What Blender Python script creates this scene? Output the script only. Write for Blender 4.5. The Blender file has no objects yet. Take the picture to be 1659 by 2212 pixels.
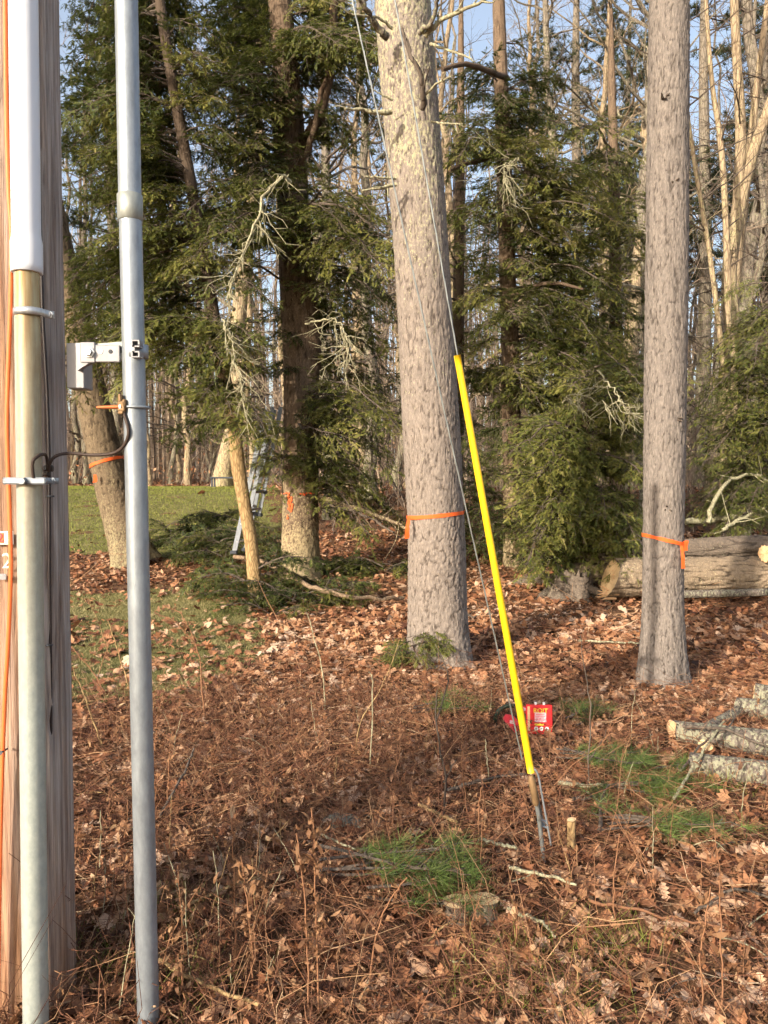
import bpy, math, random
import numpy as np
from mathutils import Vector, Matrix

SC = bpy.context.scene
COL = SC.collection
R = math.radians

# ------------------------------------------------------------------ camera, sky, sun, exposure
CAM_Z, PITCH, FPX = 1.6, R(2.3), 1661.0          # FPX: focal length in units of a 1659x2212 picture
cd = bpy.data.cameras.new('camera')
cam = bpy.data.objects.new('camera', cd); COL.objects.link(cam)
cam.location = (0, 0, CAM_Z); cam.rotation_euler = (R(90) - PITCH, 0, 0)
cd.sensor_fit = 'VERTICAL'; cd.sensor_height = 24.0; cd.lens = 24.0 * FPX / 2212.0
cd.clip_start = 0.05; cd.clip_end = 2000
SC.camera = cam

SUN_AZ, SUN_EL = R(38), R(21)                     # behind the camera, to its left
w = bpy.data.worlds.new('World'); SC.world = w; w.use_nodes = True
nt = w.node_tree
bg = nt.nodes['Background']; sky = nt.nodes.new('ShaderNodeTexSky')
sky.sky_type = 'NISHITA'; sky.sun_disc = False; sky.sun_elevation = SUN_EL
sky.sun_rotation = math.pi + SUN_AZ; sky.air_density = 1.0; sky.dust_density = 3.0; sky.ozone_density = 1.0
veil = nt.nodes.new('ShaderNodeMixRGB'); veil.blend_type = 'ADD'; veil.inputs[0].default_value = 1.0
veil.inputs[2].default_value = (1.1, 1.08, 1.02, 1)           # thin high winter cloud, even over the whole sky
nt.links.new(sky.outputs[0], veil.inputs[1]); nt.links.new(veil.outputs[0], bg.inputs[0]); bg.inputs[1].default_value = 0.15
sd = bpy.data.lights.new('sun', 'SUN'); sd.energy = 5.0; sd.angle = R(0.6); sd.color = (1.0, 0.88, 0.72)
sun = bpy.data.objects.new('sun', sd); COL.objects.link(sun)
SUNV = Vector((-math.sin(SUN_AZ) * math.cos(SUN_EL), -math.cos(SUN_AZ) * math.cos(SUN_EL), math.sin(SUN_EL)))
sun.rotation_euler = SUNV.to_track_quat('Z', 'Y').to_euler()
vs = SC.view_settings
vs.view_transform = 'Standard'; vs.look = 'None'; vs.gamma = 1.0; vs.exposure = 0.66; vs.use_curve_mapping = False
SC.cycles.max_bounces = 4; SC.cycles.diffuse_bounces = 2; SC.cycles.glossy_bounces = 2; SC.cycles.transmission_bounces = 2; SC.cycles.transparent_max_bounces = 2
SC.cycles.sample_clamp_indirect = 4.0; SC.cycles.use_adaptive_sampling = True; SC.cycles.adaptive_threshold = 0.045; SC.cycles.adaptive_min_samples = 12; SC.cycles.use_light_tree = False

# ------------------------------------------------------------------ helpers
rng = np.random.default_rng(11)
random.seed(5)

def sstep(a, b, x):
    t = np.clip((x - a) / (b - a), 0, 1); return t * t * (3 - 2 * t)

def vnoise(x, y, seed=0):                         # smooth value noise, vectorised
    x = np.asarray(x, float); y = np.asarray(y, float)
    xi = np.floor(x).astype(np.int64); yi = np.floor(y).astype(np.int64)
    xf = x - xi; yf = y - yi
    def hsh(a, b):
        n = (a * 374761393 + b * 668265263 + seed * 1442695041) & 0x7fffffff
        n = ((n ^ (n >> 13)) * 1274126177) & 0x7fffffff
        return ((n ^ (n >> 16)) & 0xffff) / 65535.0
    u = xf * xf * (3 - 2 * xf); v = yf * yf * (3 - 2 * yf)
    return (hsh(xi, yi) * (1 - u) + hsh(xi + 1, yi) * u) * (1 - v) + (hsh(xi, yi + 1) * (1 - u) + hsh(xi + 1, yi + 1) * u) * v

def H(x, y):                                      # terrain height
    x = np.asarray(x, float); y = np.asarray(y, float)
    h = 1.36 * sstep(8.5, 24, y) + 0.5 * sstep(30, 60, y)
    h = h + 0.05 * (vnoise(x * 0.9, y * 0.9, 1) - .5) + 0.03 * (vnoise(x * 3, y * 3, 2) - .5) * sstep(30, 15, y)
    h = h + 2.5 * sstep(60, 200, y) + 1.0 * sstep(-1, -12, y)
    h = h - .085 * sstep(3.1, 2.3, y) * sstep(.5, 1.5, y)
    return h

def ray(px, py):
    dx = (px - 829.5) / FPX; dy = (py - 1106) / FPX
    c, s = math.cos(PITCH), math.sin(PITCH)
    return np.array([dx, c - dy * s, -s - dy * c])
def P(px, py, Y):                                 # the point seen at (px, py) at distance Y
    d = ray(px, py); t = Y / d[1]; return np.array([d[0] * t, Y, CAM_Z + d[2] * t])
def G(px, py, lift=0.0):                          # the ground point seen at (px, py)
    d = ray(px, py); Y = 1.5
    while Y < 80:
        p = d * (Y / d[1]); p[2] += CAM_Z
        if p[2] <= H(p[0], p[1]): break
        Y += 0.02
    p[2] = float(H(p[0], p[1])) + lift
    return p

def mesh(name, V, faces, attrs=None, mats=(), smooth=False, mi=None):
    me = bpy.data.meshes.new(name)
    V = np.asarray(V, np.float32)
    if not isinstance(faces, list): faces = [faces]
    faces = [np.asarray(f, np.int32) for f in faces if len(f)]
    tot = np.concatenate([np.full(len(f), f.shape[1], np.int32) for f in faces])
    loops = np.concatenate([f.ravel() for f in faces])
    me.vertices.add(len(V)); me.vertices.foreach_set('co', V.ravel())
    me.loops.add(len(loops)); me.loops.foreach_set('vertex_index', loops)
    me.polygons.add(len(tot))
    st = np.zeros(len(tot), np.int32); st[1:] = np.cumsum(tot)[:-1]
    me.polygons.foreach_set('loop_start', st); me.polygons.foreach_set('loop_total', tot)
    if mi is not None: me.polygons.foreach_set('material_index', np.asarray(mi, np.int32))
    me.polygons.foreach_set('use_smooth', np.full(len(tot), smooth))
    for k, a in (attrs or {}).items():
        at = me.attributes.new(k, 'FLOAT', 'POINT'); at.data.foreach_set('value', np.asarray(a, np.float32))
    for m in mats: me.materials.append(m)
    me.update(calc_edges=True)
    return me

def obj(name, me, parent=None, loc=None):
    o = bpy.data.objects.new(name, me); COL.objects.link(o)
    if parent is not None: o.parent = parent
    if loc is not None: o.location = loc
    return o
def tag(o, label=None, cat=None, group=None, kind=None):
    if label: o['label'] = label
    if cat: o['category'] = cat
    if group: o['group'] = group
    if kind: o['kind'] = kind
    return o
def thing(name, label, cat, loc=(0, 0, 0), group=None):
    o = bpy.data.objects.new(name, None); COL.objects.link(o); o.location = loc
    o.empty_display_size = 0.1
    return tag(o, label, cat, group)

class MB:                                         # collects geometry, everything in world coordinates
    def __init__(s): s.V = []; s.F = {}; s.A = []; s.MI = {}; s.n = 0
    def add(s, V, F, rnd=0.5, mi=0):
        V = np.asarray(V, float).reshape(-1, 3)
        s.V.append(V); s.A.append(np.broadcast_to(np.asarray(rnd, float), (len(V),)).copy())
        for f in (F if isinstance(F, list) else [F]):
            f = np.asarray(f)
            if len(f) == 0: continue
            s.F.setdefault(f.shape[1], []).append(f + s.n)
            s.MI.setdefault(f.shape[1], []).append(np.full(len(f), mi))
        s.n += len(V); return s
    def mesh(s, name, mats, smooth=False, origin=None):
        V = np.concatenate(s.V)
        if origin is not None: V = V - np.asarray(origin)
        ks = sorted(s.F)
        return mesh(name, V, [np.concatenate(s.F[k]) for k in ks], {'rnd': np.concatenate(s.A)}, mats, smooth,
                    np.concatenate([np.concatenate(s.MI[k]) for k in ks]))
    def build(s, name, mats, parent=None, smooth=False):
        if not isinstance(mats, (list, tuple)): mats = [mats]
        org = np.array(parent.location) if parent is not None else None
        return obj(name, s.mesh(name, mats, smooth, org), parent)

def norm(v): return v / np.maximum(np.linalg.norm(v, axis=-1, keepdims=True), 1e-9)

def tubes(Pts, Rad, n=4, cap=False):              # Pts (N,k,3), Rad (N,k) -> V, F
    Pts = np.asarray(Pts, float); Rad = np.asarray(Rad, float)
    if Pts.ndim == 2: Pts = Pts[None]; Rad = Rad[None]
    N, k, _ = Pts.shape
    T = np.empty_like(Pts); T[:, 1:-1] = Pts[:, 2:] - Pts[:, :-2]; T[:, 0] = Pts[:, 1] - Pts[:, 0]; T[:, -1] = Pts[:, -1] - Pts[:, -2]
    T = norm(T)
    m = norm(T.mean(1))                           # one reference per tube, well away from its mean direction
    ref = np.where(np.abs(m[:, 2:3]) < .8, np.array([[0, 0, 1.]]), np.array([[1., 0, 0]]))[:, None, :]
    A = norm(np.cross(np.broadcast_to(ref, T.shape), T)); B = np.cross(T, A)
    th = np.arange(n) * 2 * math.pi / n
    ring = A[:, :, None, :] * np.cos(th)[None, None, :, None] + B[:, :, None, :] * np.sin(th)[None, None, :, None]
    V = Pts[:, :, None, :] + ring * Rad[:, :, None, None]
    i = np.arange(k - 1)[:, None]; j = np.arange(n)[None, :]; j2 = (j + 1) % n
    q = np.stack([i * n + j, i * n + j2, (i + 1) * n + j2, (i + 1) * n + j], -1).reshape(-1, 4)
    F = (q[None] + (np.arange(N) * k * n)[:, None, None]).reshape(-1, 4)
    out = [F]
    V = V.reshape(-1, 3)
    if cap:
        W = V.reshape(N, k * n, 3); nv = len(V); V = np.concatenate([V, np.concatenate([W[:, :n], W[:, -n:]], 1).reshape(-1, 3)])
        q = nv + np.arange(N)[:, None] * 2 * n + np.arange(n)[None]
        out.append(np.concatenate([q[:, ::-1], q + n]))
    return V, out

def spline(pts, n):                               # Catmull-Rom resample of (k,d) points
    p = np.asarray(pts, float); k = len(p)
    if k == 2: return p[0] + (p[1] - p[0]) * np.linspace(0, 1, n)[:, None]
    ext = np.vstack([2 * p[0] - p[1], p, 2 * p[-1] - p[-2]])
    u = np.linspace(0, k - 1 - 1e-9, n); i = u.astype(int); t = (u - i)[:, None]
    a, b, c, d = ext[i], ext[i + 1], ext[i + 2], ext[i + 3]
    return .5 * (2 * b + (c - a) * t + (2 * a - 5 * b + 4 * c - d) * t ** 2 + (3 * b - a - 3 * c + d) * t ** 3)

def box(c, s, rot=None, bev=0.0):
    s = np.asarray(s, float) / 2
    if bev <= 0:
        V = np.array([[x, y, z] for z in (-1, 1) for y in (-1, 1) for x in (-1, 1)], float) * s
        F = np.array([[0, 2, 3, 1], [4, 5, 7, 6], [0, 1, 5, 4], [2, 6, 7, 3], [0, 4, 6, 2], [1, 3, 7, 5]])
        out = [F]
    else:                                         # rounded in plan and in height: an octagonal prism with chamfered rims
        b = min(bev, s.min() * .9)
        def loop(z, ins):
            x, y = s[0] - ins, s[1] - ins
            return [[-x + b, -y, z], [x - b, -y, z], [x, -y + b, z], [x, y - b, z], [x - b, y, z], [-x + b, y, z], [-x, y - b, z], [-x, -y + b, z]]
        V = np.array(loop(-s[2], b * .6) + loop(-s[2] + b, 0) + loop(s[2] - b, 0) + loop(s[2], b * .6))
        q = [[r * 8 + j, r * 8 + (j + 1) % 8, r * 8 + 8 + (j + 1) % 8, r * 8 + 8 + j] for r in range(3) for j in range(8)]
        out = [np.array(q), np.array([[7, 6, 5, 4, 3, 2, 1, 0], [24, 25, 26, 27, 28, 29, 30, 31]])]
    if rot is not None: V = V @ np.array(rot).T
    return V + np.asarray(c, float), out

def frame(xdir, up=(0, 0, 1)):                    # rotation matrix with columns x, y, z
    x = norm(np.asarray(xdir, float)); y = norm(np.cross(np.asarray(up, float), x)); z = np.cross(x, y)
    return np.stack([x, y, z], 1)

# ------------------------------------------------------------------ materials
class NT:
    def __init__(s, name, rough=.85, spec=.3):
        s.m = bpy.data.materials.new(name); s.m.use_nodes = True; s.t = s.m.node_tree
        s.b = s.t.nodes['Principled BSDF']; s.b.inputs['Roughness'].default_value = rough
        s.b.inputs['Specular IOR Level'].default_value = spec
        s.out = s.t.nodes['Material Output']
    def n(s, typ, **kw):
        nd = s.t.nodes.new('ShaderNode' + typ)
        for k, v in kw.items():
            if k in nd.inputs.keys() or isinstance(k, int): s.put(nd.inputs[k], v)
            else: setattr(nd, k, v)
        return nd
    def put(s, sock, v):
        if isinstance(v, bpy.types.NodeSocket): s.t.links.new(v, sock)
        elif isinstance(v, bpy.types.Node): s.t.links.new(v.outputs[0], sock)
        else: sock.default_value = v
    def coord(s, scale=(1, 1, 1), out='Object', rot=(0, 0, 0)):
        c = s.n('TexCoord'); m = s.n('Mapping'); s.put(m.inputs[0], c.outputs[out])
        m.inputs['Scale'].default_value = scale; m.inputs['Rotation'].default_value = rot; return m.outputs[0]
    def noise(s, vec, scale=5, detail=4, rough=.6):
        nd = s.n('TexNoise'); s.put(nd.inputs['Vector'], vec); nd.inputs['Scale'].default_value = scale
        nd.inputs['Detail'].default_value = detail; nd.inputs['Roughness'].default_value = rough; return nd.outputs[0]
    def ramp(s, fac, stops, interp='LINEAR'):
        nd = s.n('ValToRGB'); s.put(nd.inputs[0], fac); cr = nd.color_ramp; cr.interpolation = interp
        while len(cr.elements) < len(stops): cr.elements.new(0.5)
        for e, (p, c) in zip(cr.elements, stops):
            e.position = p; e.color = (c, c, c, 1) if isinstance(c, (int, float)) else (*c, 1)
        return nd.outputs[0]
    def mix(s, fac, a, b, mode='MIX'):
        nd = s.n('MixRGB'); nd.blend_type = mode; s.put(nd.inputs[0], fac)
        for k, v in ((1, a), (2, b)):
            s.put(nd.inputs[k], (*v, 1) if isinstance(v, tuple) and len(v) == 3 else v)
        return nd.outputs[0]
    def math(s, op, a, b=0.5, clamp=False):
        nd = s.n('Math'); nd.operation = op; nd.use_clamp = clamp; s.put(nd.inputs[0], a); s.put(nd.inputs[1], b); return nd.outputs[0]
    def attr(s, name):
        nd = s.n('Attribute'); nd.attribute_name = name; return nd.outputs['Fac']
    def sep(s, vec):
        nd = s.n('SeparateXYZ'); s.put(nd.inputs[0], vec); return nd.outputs
    def color(s, c): s.put(s.b.inputs['Base Color'], (*c, 1) if isinstance(c, tuple) and len(c) == 3 else c)
    def bump(s, h, strength=.5, dist=.01):
        nd = s.n('Bump'); nd.inputs['Strength'].default_value = strength; nd.inputs['Distance'].default_value = dist
        s.put(nd.inputs['Height'], h); s.put(s.b.inputs['Normal'], nd.outputs[0]); return nd
    def translucent(s, col, fac):
        tr = s.n('BsdfTranslucent'); s.put(tr.inputs[0], col); mx = s.n('MixShader'); s.put(mx.inputs[0], fac)
        s.t.links.new(s.b.outputs[0], mx.inputs[1]); s.t.links.new(tr.outputs[0], mx.inputs[2])
        s.t.links.new(mx.outputs[0], s.out.inputs['Surface'])

def leafy(name, stops, trans=.25, rough=.6, spec=.25, objvar=False):
    t = NT(name, rough, spec); f = t.attr('rnd')
    if objvar:
        oi = t.n('ObjectInfo'); f = t.math('ADD', t.math('MULTIPLY', f, .65), t.math('MULTIPLY', oi.outputs['Random'], .35))
    c = t.ramp(f, stops); t.color(c)
    if trans: t.translucent(c, trans)
    return t.m

def bark(name, plate, fissure, lichen=None, lich=(0, 0, 0), bscale=1.0, geo=True, var=.5, lich_z=(-5, 0), lthr=.55):
    """bark: plates and fissures; 'rnd' carries the modelled plate height where there is one"""
    t = NT(name, .92, .15)
    v = t.coord((9 * bscale, 9 * bscale, 2.2 * bscale)); n1 = t.noise(v, 3, 6, .65)
    v2 = t.coord((30 * bscale, 30 * bscale, 9 * bscale)); n2 = t.noise(v2, 2, 5, .7)
    lo = tuple(c * (1 - var * .45) for c in plate); hi = tuple(min(1, c * (1 + var * .5)) for c in plate)
    c = t.mix(t.ramp(n1, [(.3, 0), (.7, 1)]), lo, hi)
    c = t.mix(t.ramp(n2, [(.35, 0), (.75, .35)]), c, (plate[0] * 1.35, plate[1] * 1.35, plate[2] * 1.4))
    if geo:
        fz = t.ramp(t.math('ADD', t.attr('rnd'), t.math('MULTIPLY', t.math('SUBTRACT', n2, .5), .28)), [(.15, .92), (.42, .62), (.62, .14), (.76, 0)])
        c = t.mix(t.ramp(t.noise(t.coord((62, 62, 17)), 1.6, 4, .65), [(.47, 0), (.62, .7)]), c, (min(1, plate[0] * 1.75), min(1, plate[1] * 1.75), min(1, plate[2] * 1.7)))
    else:
        vo = t.n('TexVoronoi'); vo.feature = 'DISTANCE_TO_EDGE'; t.put(vo.inputs['Vector'], t.coord((18 * bscale, 18 * bscale, 5 * bscale)))
        vo.inputs['Scale'].default_value = 1.0; fz = t.ramp(vo.outputs['Distance'], [(.0, .8), (.16, 0)])
    c = t.mix(fz, c, fissure)
    if lichen:
        ln = t.noise(t.coord((1, 1, .6)), 44, 5, .75); big = t.noise(t.coord((1, 1, .5)), 2.6, 3, .6)
        z = t.sep(t.n('NewGeometry').outputs['Position'])[2]
        mr = t.n('MapRange'); t.put(mr.inputs[0], z); mr.inputs[1].default_value = lich_z[0]; mr.inputs[2].default_value = lich_z[1]
        k = t.math('ADD', t.math('MULTIPLY', big, .35), t.math('MULTIPLY', mr.outputs[0], .22))
        f = t.ramp(t.math('ADD', ln, t.math('SUBTRACT', k, .28)), [(lthr, 0), (lthr + .06, .75)])
        c = t.mix(f, c, t.mix(t.noise(v2, 3, 2), lichen, tuple(min(1, a * 1.45) for a in lichen)))
    t.color(c)
    hgt = t.math('ADD', t.math('MULTIPLY', n2, .5), t.math('MULTIPLY', n1, .6))
    if not geo: hgt = t.math('SUBTRACT', hgt, t.math('MULTIPLY', fz, .9))
    t.bump(hgt, .7, .012 / bscale)
    return t.m

M = {}
M['pine_bark'] = bark('pine_bark', (.18, .150, .128), (.045, .033, .027), (.33, .31, .19), lich_z=(.6, 5.5), lthr=.605)
M['pine_bark_plain'] = bark('pine_bark_plain', (.155, .133, .117), (.04, .032, .027), (.26, .27, .17), lich_z=(0, 20), lthr=.70)
M['hemlock_bark'] = bark('hemlock_bark', (.125, .088, .06), (.04, .027, .02), (.32, .26, .15), lich_z=(2.2, .6), lthr=.53)
M['leaning_bark'] = bark('leaning_bark', (.125, .093, .06), (.04, .028, .018), (.26, .225, .13), lich_z=(2.4, .4), lthr=.57)
M['snag_bark'] = bark('snag_bark', (.34, .235, .115), (.16, .095, .045), geo=False, bscale=1.6)
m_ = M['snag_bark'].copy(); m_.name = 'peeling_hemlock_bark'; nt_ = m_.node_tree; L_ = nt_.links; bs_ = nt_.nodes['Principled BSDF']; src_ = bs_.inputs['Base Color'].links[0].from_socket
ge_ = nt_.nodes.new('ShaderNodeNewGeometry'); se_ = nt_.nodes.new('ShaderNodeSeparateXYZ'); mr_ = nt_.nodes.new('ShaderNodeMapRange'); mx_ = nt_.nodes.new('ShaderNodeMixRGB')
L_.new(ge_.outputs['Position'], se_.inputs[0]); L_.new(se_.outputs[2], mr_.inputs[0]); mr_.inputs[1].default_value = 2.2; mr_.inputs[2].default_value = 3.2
L_.new(mr_.outputs[0], mx_.inputs[0]); L_.new(src_, mx_.inputs[1]); mx_.inputs[2].default_value = (.085, .062, .045, 1); L_.new(mx_.outputs[0], bs_.inputs['Base Color']); M['peeling'] = m_  # tan below, dark above: shade of the boughs put into the bark colour
M['peeling_dead'] = bark('dead_branch_bark', (.26, .185, .12), (.10, .065, .04), geo=False, bscale=1.6)
M['tan_bark'] = bark('tan_bark', (.32, .245, .16), (.13, .09, .06), (.36, .33, .17), lich_z=(40, 0), lthr=.62, geo=False, bscale=.8)
M['grey_bark'] = bark('grey_bark', (.20, .17, .135), (.075, .06, .045), (.30, .30, .17), geo=False, bscale=.7, lich_z=(30, 0), lthr=.6)
M['twig_grey'] = bark('twig_grey', (.12, .095, .075), (.07, .055, .045), geo=False)
M['lichen_twig'] = bark('lichen_twig', (.36, .34, .22), (.17, .14, .09), geo=False, bscale=2)
M['log_bark'] = bark('log_bark', (.20, .152, .105), (.03, .021, .015), (.40, .34, .20), lich_z=(4, 0), lthr=.70)
M['stump_bark'] = bark('stump_bark', (.12, .095, .075), (.04, .03, .024), (.22, .2, .14), lich_z=(4, 0), lthr=.68)
M['birch_log'] = bark('birch_log', (.145, .12, .10), (.05, .04, .033), (.25, .245, .165), geo=False, bscale=1.5, lich_z=(4, 0), lthr=.63)
M['far_stem'] = leafy('far_stem', [(0, (.09, .07, .058)), (.35, (.19, .145, .115)), (.7, (.33, .25, .18)), (1, (.46, .37, .25))], 0, .9, .1)

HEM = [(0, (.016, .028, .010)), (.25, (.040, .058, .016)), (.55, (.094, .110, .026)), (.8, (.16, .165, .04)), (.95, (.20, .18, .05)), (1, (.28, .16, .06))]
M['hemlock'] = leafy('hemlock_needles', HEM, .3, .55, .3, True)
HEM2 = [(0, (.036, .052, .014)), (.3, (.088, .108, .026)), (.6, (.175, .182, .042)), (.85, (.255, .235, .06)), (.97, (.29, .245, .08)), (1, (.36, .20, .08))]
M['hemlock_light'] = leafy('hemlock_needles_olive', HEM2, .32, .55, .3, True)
M['pine'] = leafy('pine_needles', [(0, (.04, .065, .015)), (.5, (.10, .15, .035)), (1, (.19, .24, .065))], .2, .5, .35)
M['pine_far'] = leafy('pine_needles_far', [(0, (.03, .045, .02)), (.5, (.06, .075, .035)), (1, (.10, .11, .05))], .2, .6, .2)
LEAF = [(0, (.035, .016, .011)), (.16, (.10, .04, .022)), (.36, (.22, .088, .042)), (.55, (.37, .172, .084)), (.73, (.47, .25, .13)), (.88, (.54, .335, .21)), (1, (.60, .43, .31))]
def litter_mat(name, stops):
    t = NT(name, .65, .3); f = t.attr('rnd'); n = t.noise(t.coord((1, 1, 1)), 60, 3)
    c = t.ramp(f, stops); c = t.mix(t.ramp(n, [(.35, .45), (.6, 0)]), c, t.mix(.55, c, (.05, .025, .015))); t.color(c); t.translucent(c, .15); return t.m
M['leaf'] = litter_mat('dry_oak_leaf', LEAF)
M['weed_leaf'] = leafy('withered_weed_leaf', [(0, (.09, .045, .026)), (.4, (.20, .10, .05)), (.75, (.33, .185, .095)), (1, (.50, .34, .20))], .2)
M['twigs'] = leafy('dead_twigs', [(0, (.06, .026, .018)), (.35, (.15, .066, .038)), (.62, (.25, .125, .066)), (.85, (.36, .225, .125)), (1, (.52, .42, .29))], 0, .8, .2)
M['grass_dry'] = leafy('grass_blades', [(0, (.08, .09, .03)), (.3, (.17, .165, .06)), (.6, (.31, .265, .12)), (1, (.47, .39, .21))], .2, .6)
M['grass_green'] = leafy('lawn_blades', [(0, (.10, .125, .024)), (.5, (.20, .225, .045)), (1, (.34, .33, .085))], .25, .6)

t = NT('forest_soil', .95, .1); v = t.coord()
c = t.ramp(t.noise(v, 9, 8, .7), [(.3, (.06, .033, .02)), (.5, (.14, .075, .042)), (.7, (.24, .14, .08))])
c = t.mix(t.ramp(t.noise(v, 60, 4), [(.5, 0), (.7, .6)]), c, (.22, .125, .07)); t.color(c); t.bump(t.noise(v, 25, 8, .7), .8, .04); M['soil'] = t.m
t = NT('lawn_turf', .95, .1); v = t.coord()
c = t.ramp(t.noise(v, 5, 6, .7), [(.3, (.095, .095, .032)), (.55, (.18, .165, .062)), (.75, (.29, .24, .115))]); t.color(c)
t.bump(t.noise(v, 60, 5, .7), .7, .03); M['turf'] = t.m

t = NT('pole_wood', .85, .2)                      # weathered pole: long grain, grey surface, more orange to the left and browner low down
g1 = t.noise(t.coord((38, 38, 1.3)), 2.2, 6, .65); g2 = t.noise(t.coord((12, 12, .55)), 2.0, 5, .6); g3 = t.noise(t.coord((90, 90, 2.5)), 2, 4, .6)
c = t.ramp(g1, [(.30, (.10, .065, .05)), (.48, (.22, .155, .12)), (.66, (.37, .285, .225))])
c = t.mix(t.ramp(g2, [(.36, .1), (.56, .85)]), c, t.mix(t.ramp(g1, [(.35, 0), (.65, 1)]), (.23, .195, .18), (.50, .45, .415)))
px_ = t.sep(t.n('NewGeometry').outputs['Position'])
mr = t.n('MapRange'); t.put(mr.inputs[0], t.math('ADD', px_[0], t.math('MULTIPLY', g2, .10))); mr.inputs[1].default_value = -1.02; mr.inputs[2].default_value = -1.12
c = t.mix(t.math('MULTIPLY', mr.outputs[0], .7), c, t.ramp(g1, [(.3, (.22, .08, .03)), (.6, (.50, .25, .10))]))
mz = t.n('MapRange'); t.put(mz.inputs[0], t.math('ADD', px_[2], t.math('MULTIPLY', g2, .9))); mz.inputs[1].default_value = 1.3; mz.inputs[2].default_value = .15
c = t.mix(t.math('MULTIPLY', mz.outputs[0], .8), c, t.ramp(g1, [(.3, (.11, .045, .018)), (.65, (.36, .19, .095))]))
t.color(c); t.bump(t.math('ADD', g1, g3), .75, .006); M['pole'] = t.m

t = NT('white_plastic', .38, .45); t.color((.66, .69, .75)); M['pvc'] = t.m
def metal(name, col, rough, spots=.25, metallic=1.0, stain=None):
    t = NT(name, rough, .5); t.b.inputs['Metallic'].default_value = metallic
    v = t.coord((1, 1, .35)); n = t.noise(v, 45, 6, .7); n2 = t.noise(t.coord((1, 1, .08)), 14, 5, .65)
    c = t.mix(t.ramp(n, [(.3, 0), (.7, 1)]), tuple(a * (1 - spots) for a in col), tuple(min(1, a * (1 + spots)) for a in col))
    if stain: c = t.mix(t.ramp(n2, [(.42, 0), (.62, stain[1])]), c, stain[0])
    t.color(c); t.put(t.b.inputs['Roughness'], t.ramp(n2, [(.3, rough * .85), (.7, min(1, rough * 1.25))])); t.bump(n, .12, .002); return t.m
M['galv'] = metal('galvanised_steel', (.28, .31, .34), .46, .2, .5)
M['galv_old'] = metal('weathered_galvanised', (.29, .305, .28), .5, .18, .45)
M['zinc'] = metal('zinc_hardware', (.50, .51, .52), .4, .2, .85)
M['alum'] = metal('aluminium', (.27, .265, .275), .5, .08, .35)
M['ladder'] = metal('ladder_aluminium', (.19, .205, .225), .45, .2, .7)
M['ladder_pale'] = metal('ladder_rung_metal', (.62, .63, .64), .4, .15, .7)
M['brass'] = metal('tarnished_brass', (.27, .17, .085), .6, .3, .5)
M['copper'] = metal('copper_screw', (.46, .14, .045), .55, .15, .4)
M['steel_wire'] = metal('steel_wire', (.24, .255, .25), .5, .15, .6)
t = NT('rusty_riser', .5, .4); t.b.inputs['Metallic'].default_value = .35      # galvanised sleeve with yellow-brown stain running down from the top
p_ = t.n('NewGeometry').outputs['Position']; s_ = t.sep(p_)
n = t.noise(t.coord((1, 1, .06)), 32, 5, .65); n3 = t.noise(t.coord((1, 1, .6)), 60, 5, .7)
mr = t.n('MapRange'); t.put(mr.inputs[0], s_[2]); mr.inputs[1].default_value = .9; mr.inputs[2].default_value = 2.35
mx = t.n('MapRange'); t.put(mx.inputs[0], s_[0]); mx.inputs[1].default_value = -1.062; mx.inputs[2].default_value = -1.045
k = t.math('MULTIPLY', t.math('MULTIPLY', mr.outputs[0], mx.outputs[0]), t.ramp(n, [(.3, .6), (.55, 1)]))
c = t.mix(t.ramp(n3, [(.3, 0), (.7, 1)]), (.33, .37, .35), (.47, .51, .46))
c = t.mix(k, c, t.ramp(n, [(.35, (.42, .30, .09)), (.6, (.24, .125, .03))])); t.color(c); t.bump(n3, .1, .002); M['riser'] = t.m
t = NT('black_wire', .5, .4); t.color((.022, .016, .016)); M['black'] = t.m
t = NT('brown_wire', .6, .3); t.color((.055, .036, .028)); M['brown'] = t.m
t = NT('orange_cable', .5, .4); t.color((.86, .17, .045)); M['orange'] = t.m
t = NT('flagging_tape', .45, .4); t.color((.95, .16, .035)); t.translucent((.95, .16, .035, 1), .2); M['tape'] = t.m
t = NT('spray_paint', .7, .2); t.color((.90, .13, .04)); M['spray'] = t.m
t = NT('yellow_plastic', .45, .4); n = t.noise(t.coord((1, 1, .25)), 30, 5, .7); n2 = t.noise(t.coord((1, 1, .1)), 9, 3)
t.color(t.mix(t.ramp(n, [(.5, 0), (.78, .55)]), t.mix(t.ramp(n2, [(.35, 0), (.7, 1)]), (.70, .43, .005), (.78, .50, .015)), (.40, .26, .05))); M['yellow'] = t.m
t = NT('white_print', .6, .3); t.color((.80, .78, .76)); M['white'] = t.m
t = NT('pink_print', .6, .3); t.color((.78, .48, .52)); M['pink'] = t.m
t = NT('yellow_print', .6, .3); t.color((.88, .66, .06)); M['yprint'] = t.m
t = NT('red_packaging', .35, .5); t.color((.72, .02, .025)); M['red'] = t.m
t = NT('red_tag', .45, .4); t.color((.75, .06, .09)); M['redtag'] = t.m
t = NT('green_hose', .5, .4); t.color((.025, .05, .03)); M['hose'] = t.m
t = NT('dark_frame', .6, .3); t.color((.045, .05, .06)); M['dark'] = t.m
def cutwood(name, a, b, ring=70):
    t = NT(name, .8, .2); wv = t.n('TexWave'); wv.wave_type = 'RINGS'; wv.rings_direction = 'SPHERICAL'
    t.put(wv.inputs['Vector'], t.coord()); wv.inputs['Scale'].default_value = ring / 6.28; wv.inputs['Distortion'].default_value = 1.5; wv.inputs['Detail'].default_value = 2
    n = t.noise(t.coord(), 14, 4); c = t.mix(t.ramp(wv.outputs[0], [(.2, 0), (.8, 1)]), a, b)
    c = t.mix(t.ramp(n, [(.5, 0), (.75, .5)]), c, tuple(x * .6 for x in a)); t.color(c); return t.m
M['cut'] = cutwood('cut_wood', (.56, .39, .21), (.66, .49, .29), 180)
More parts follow.
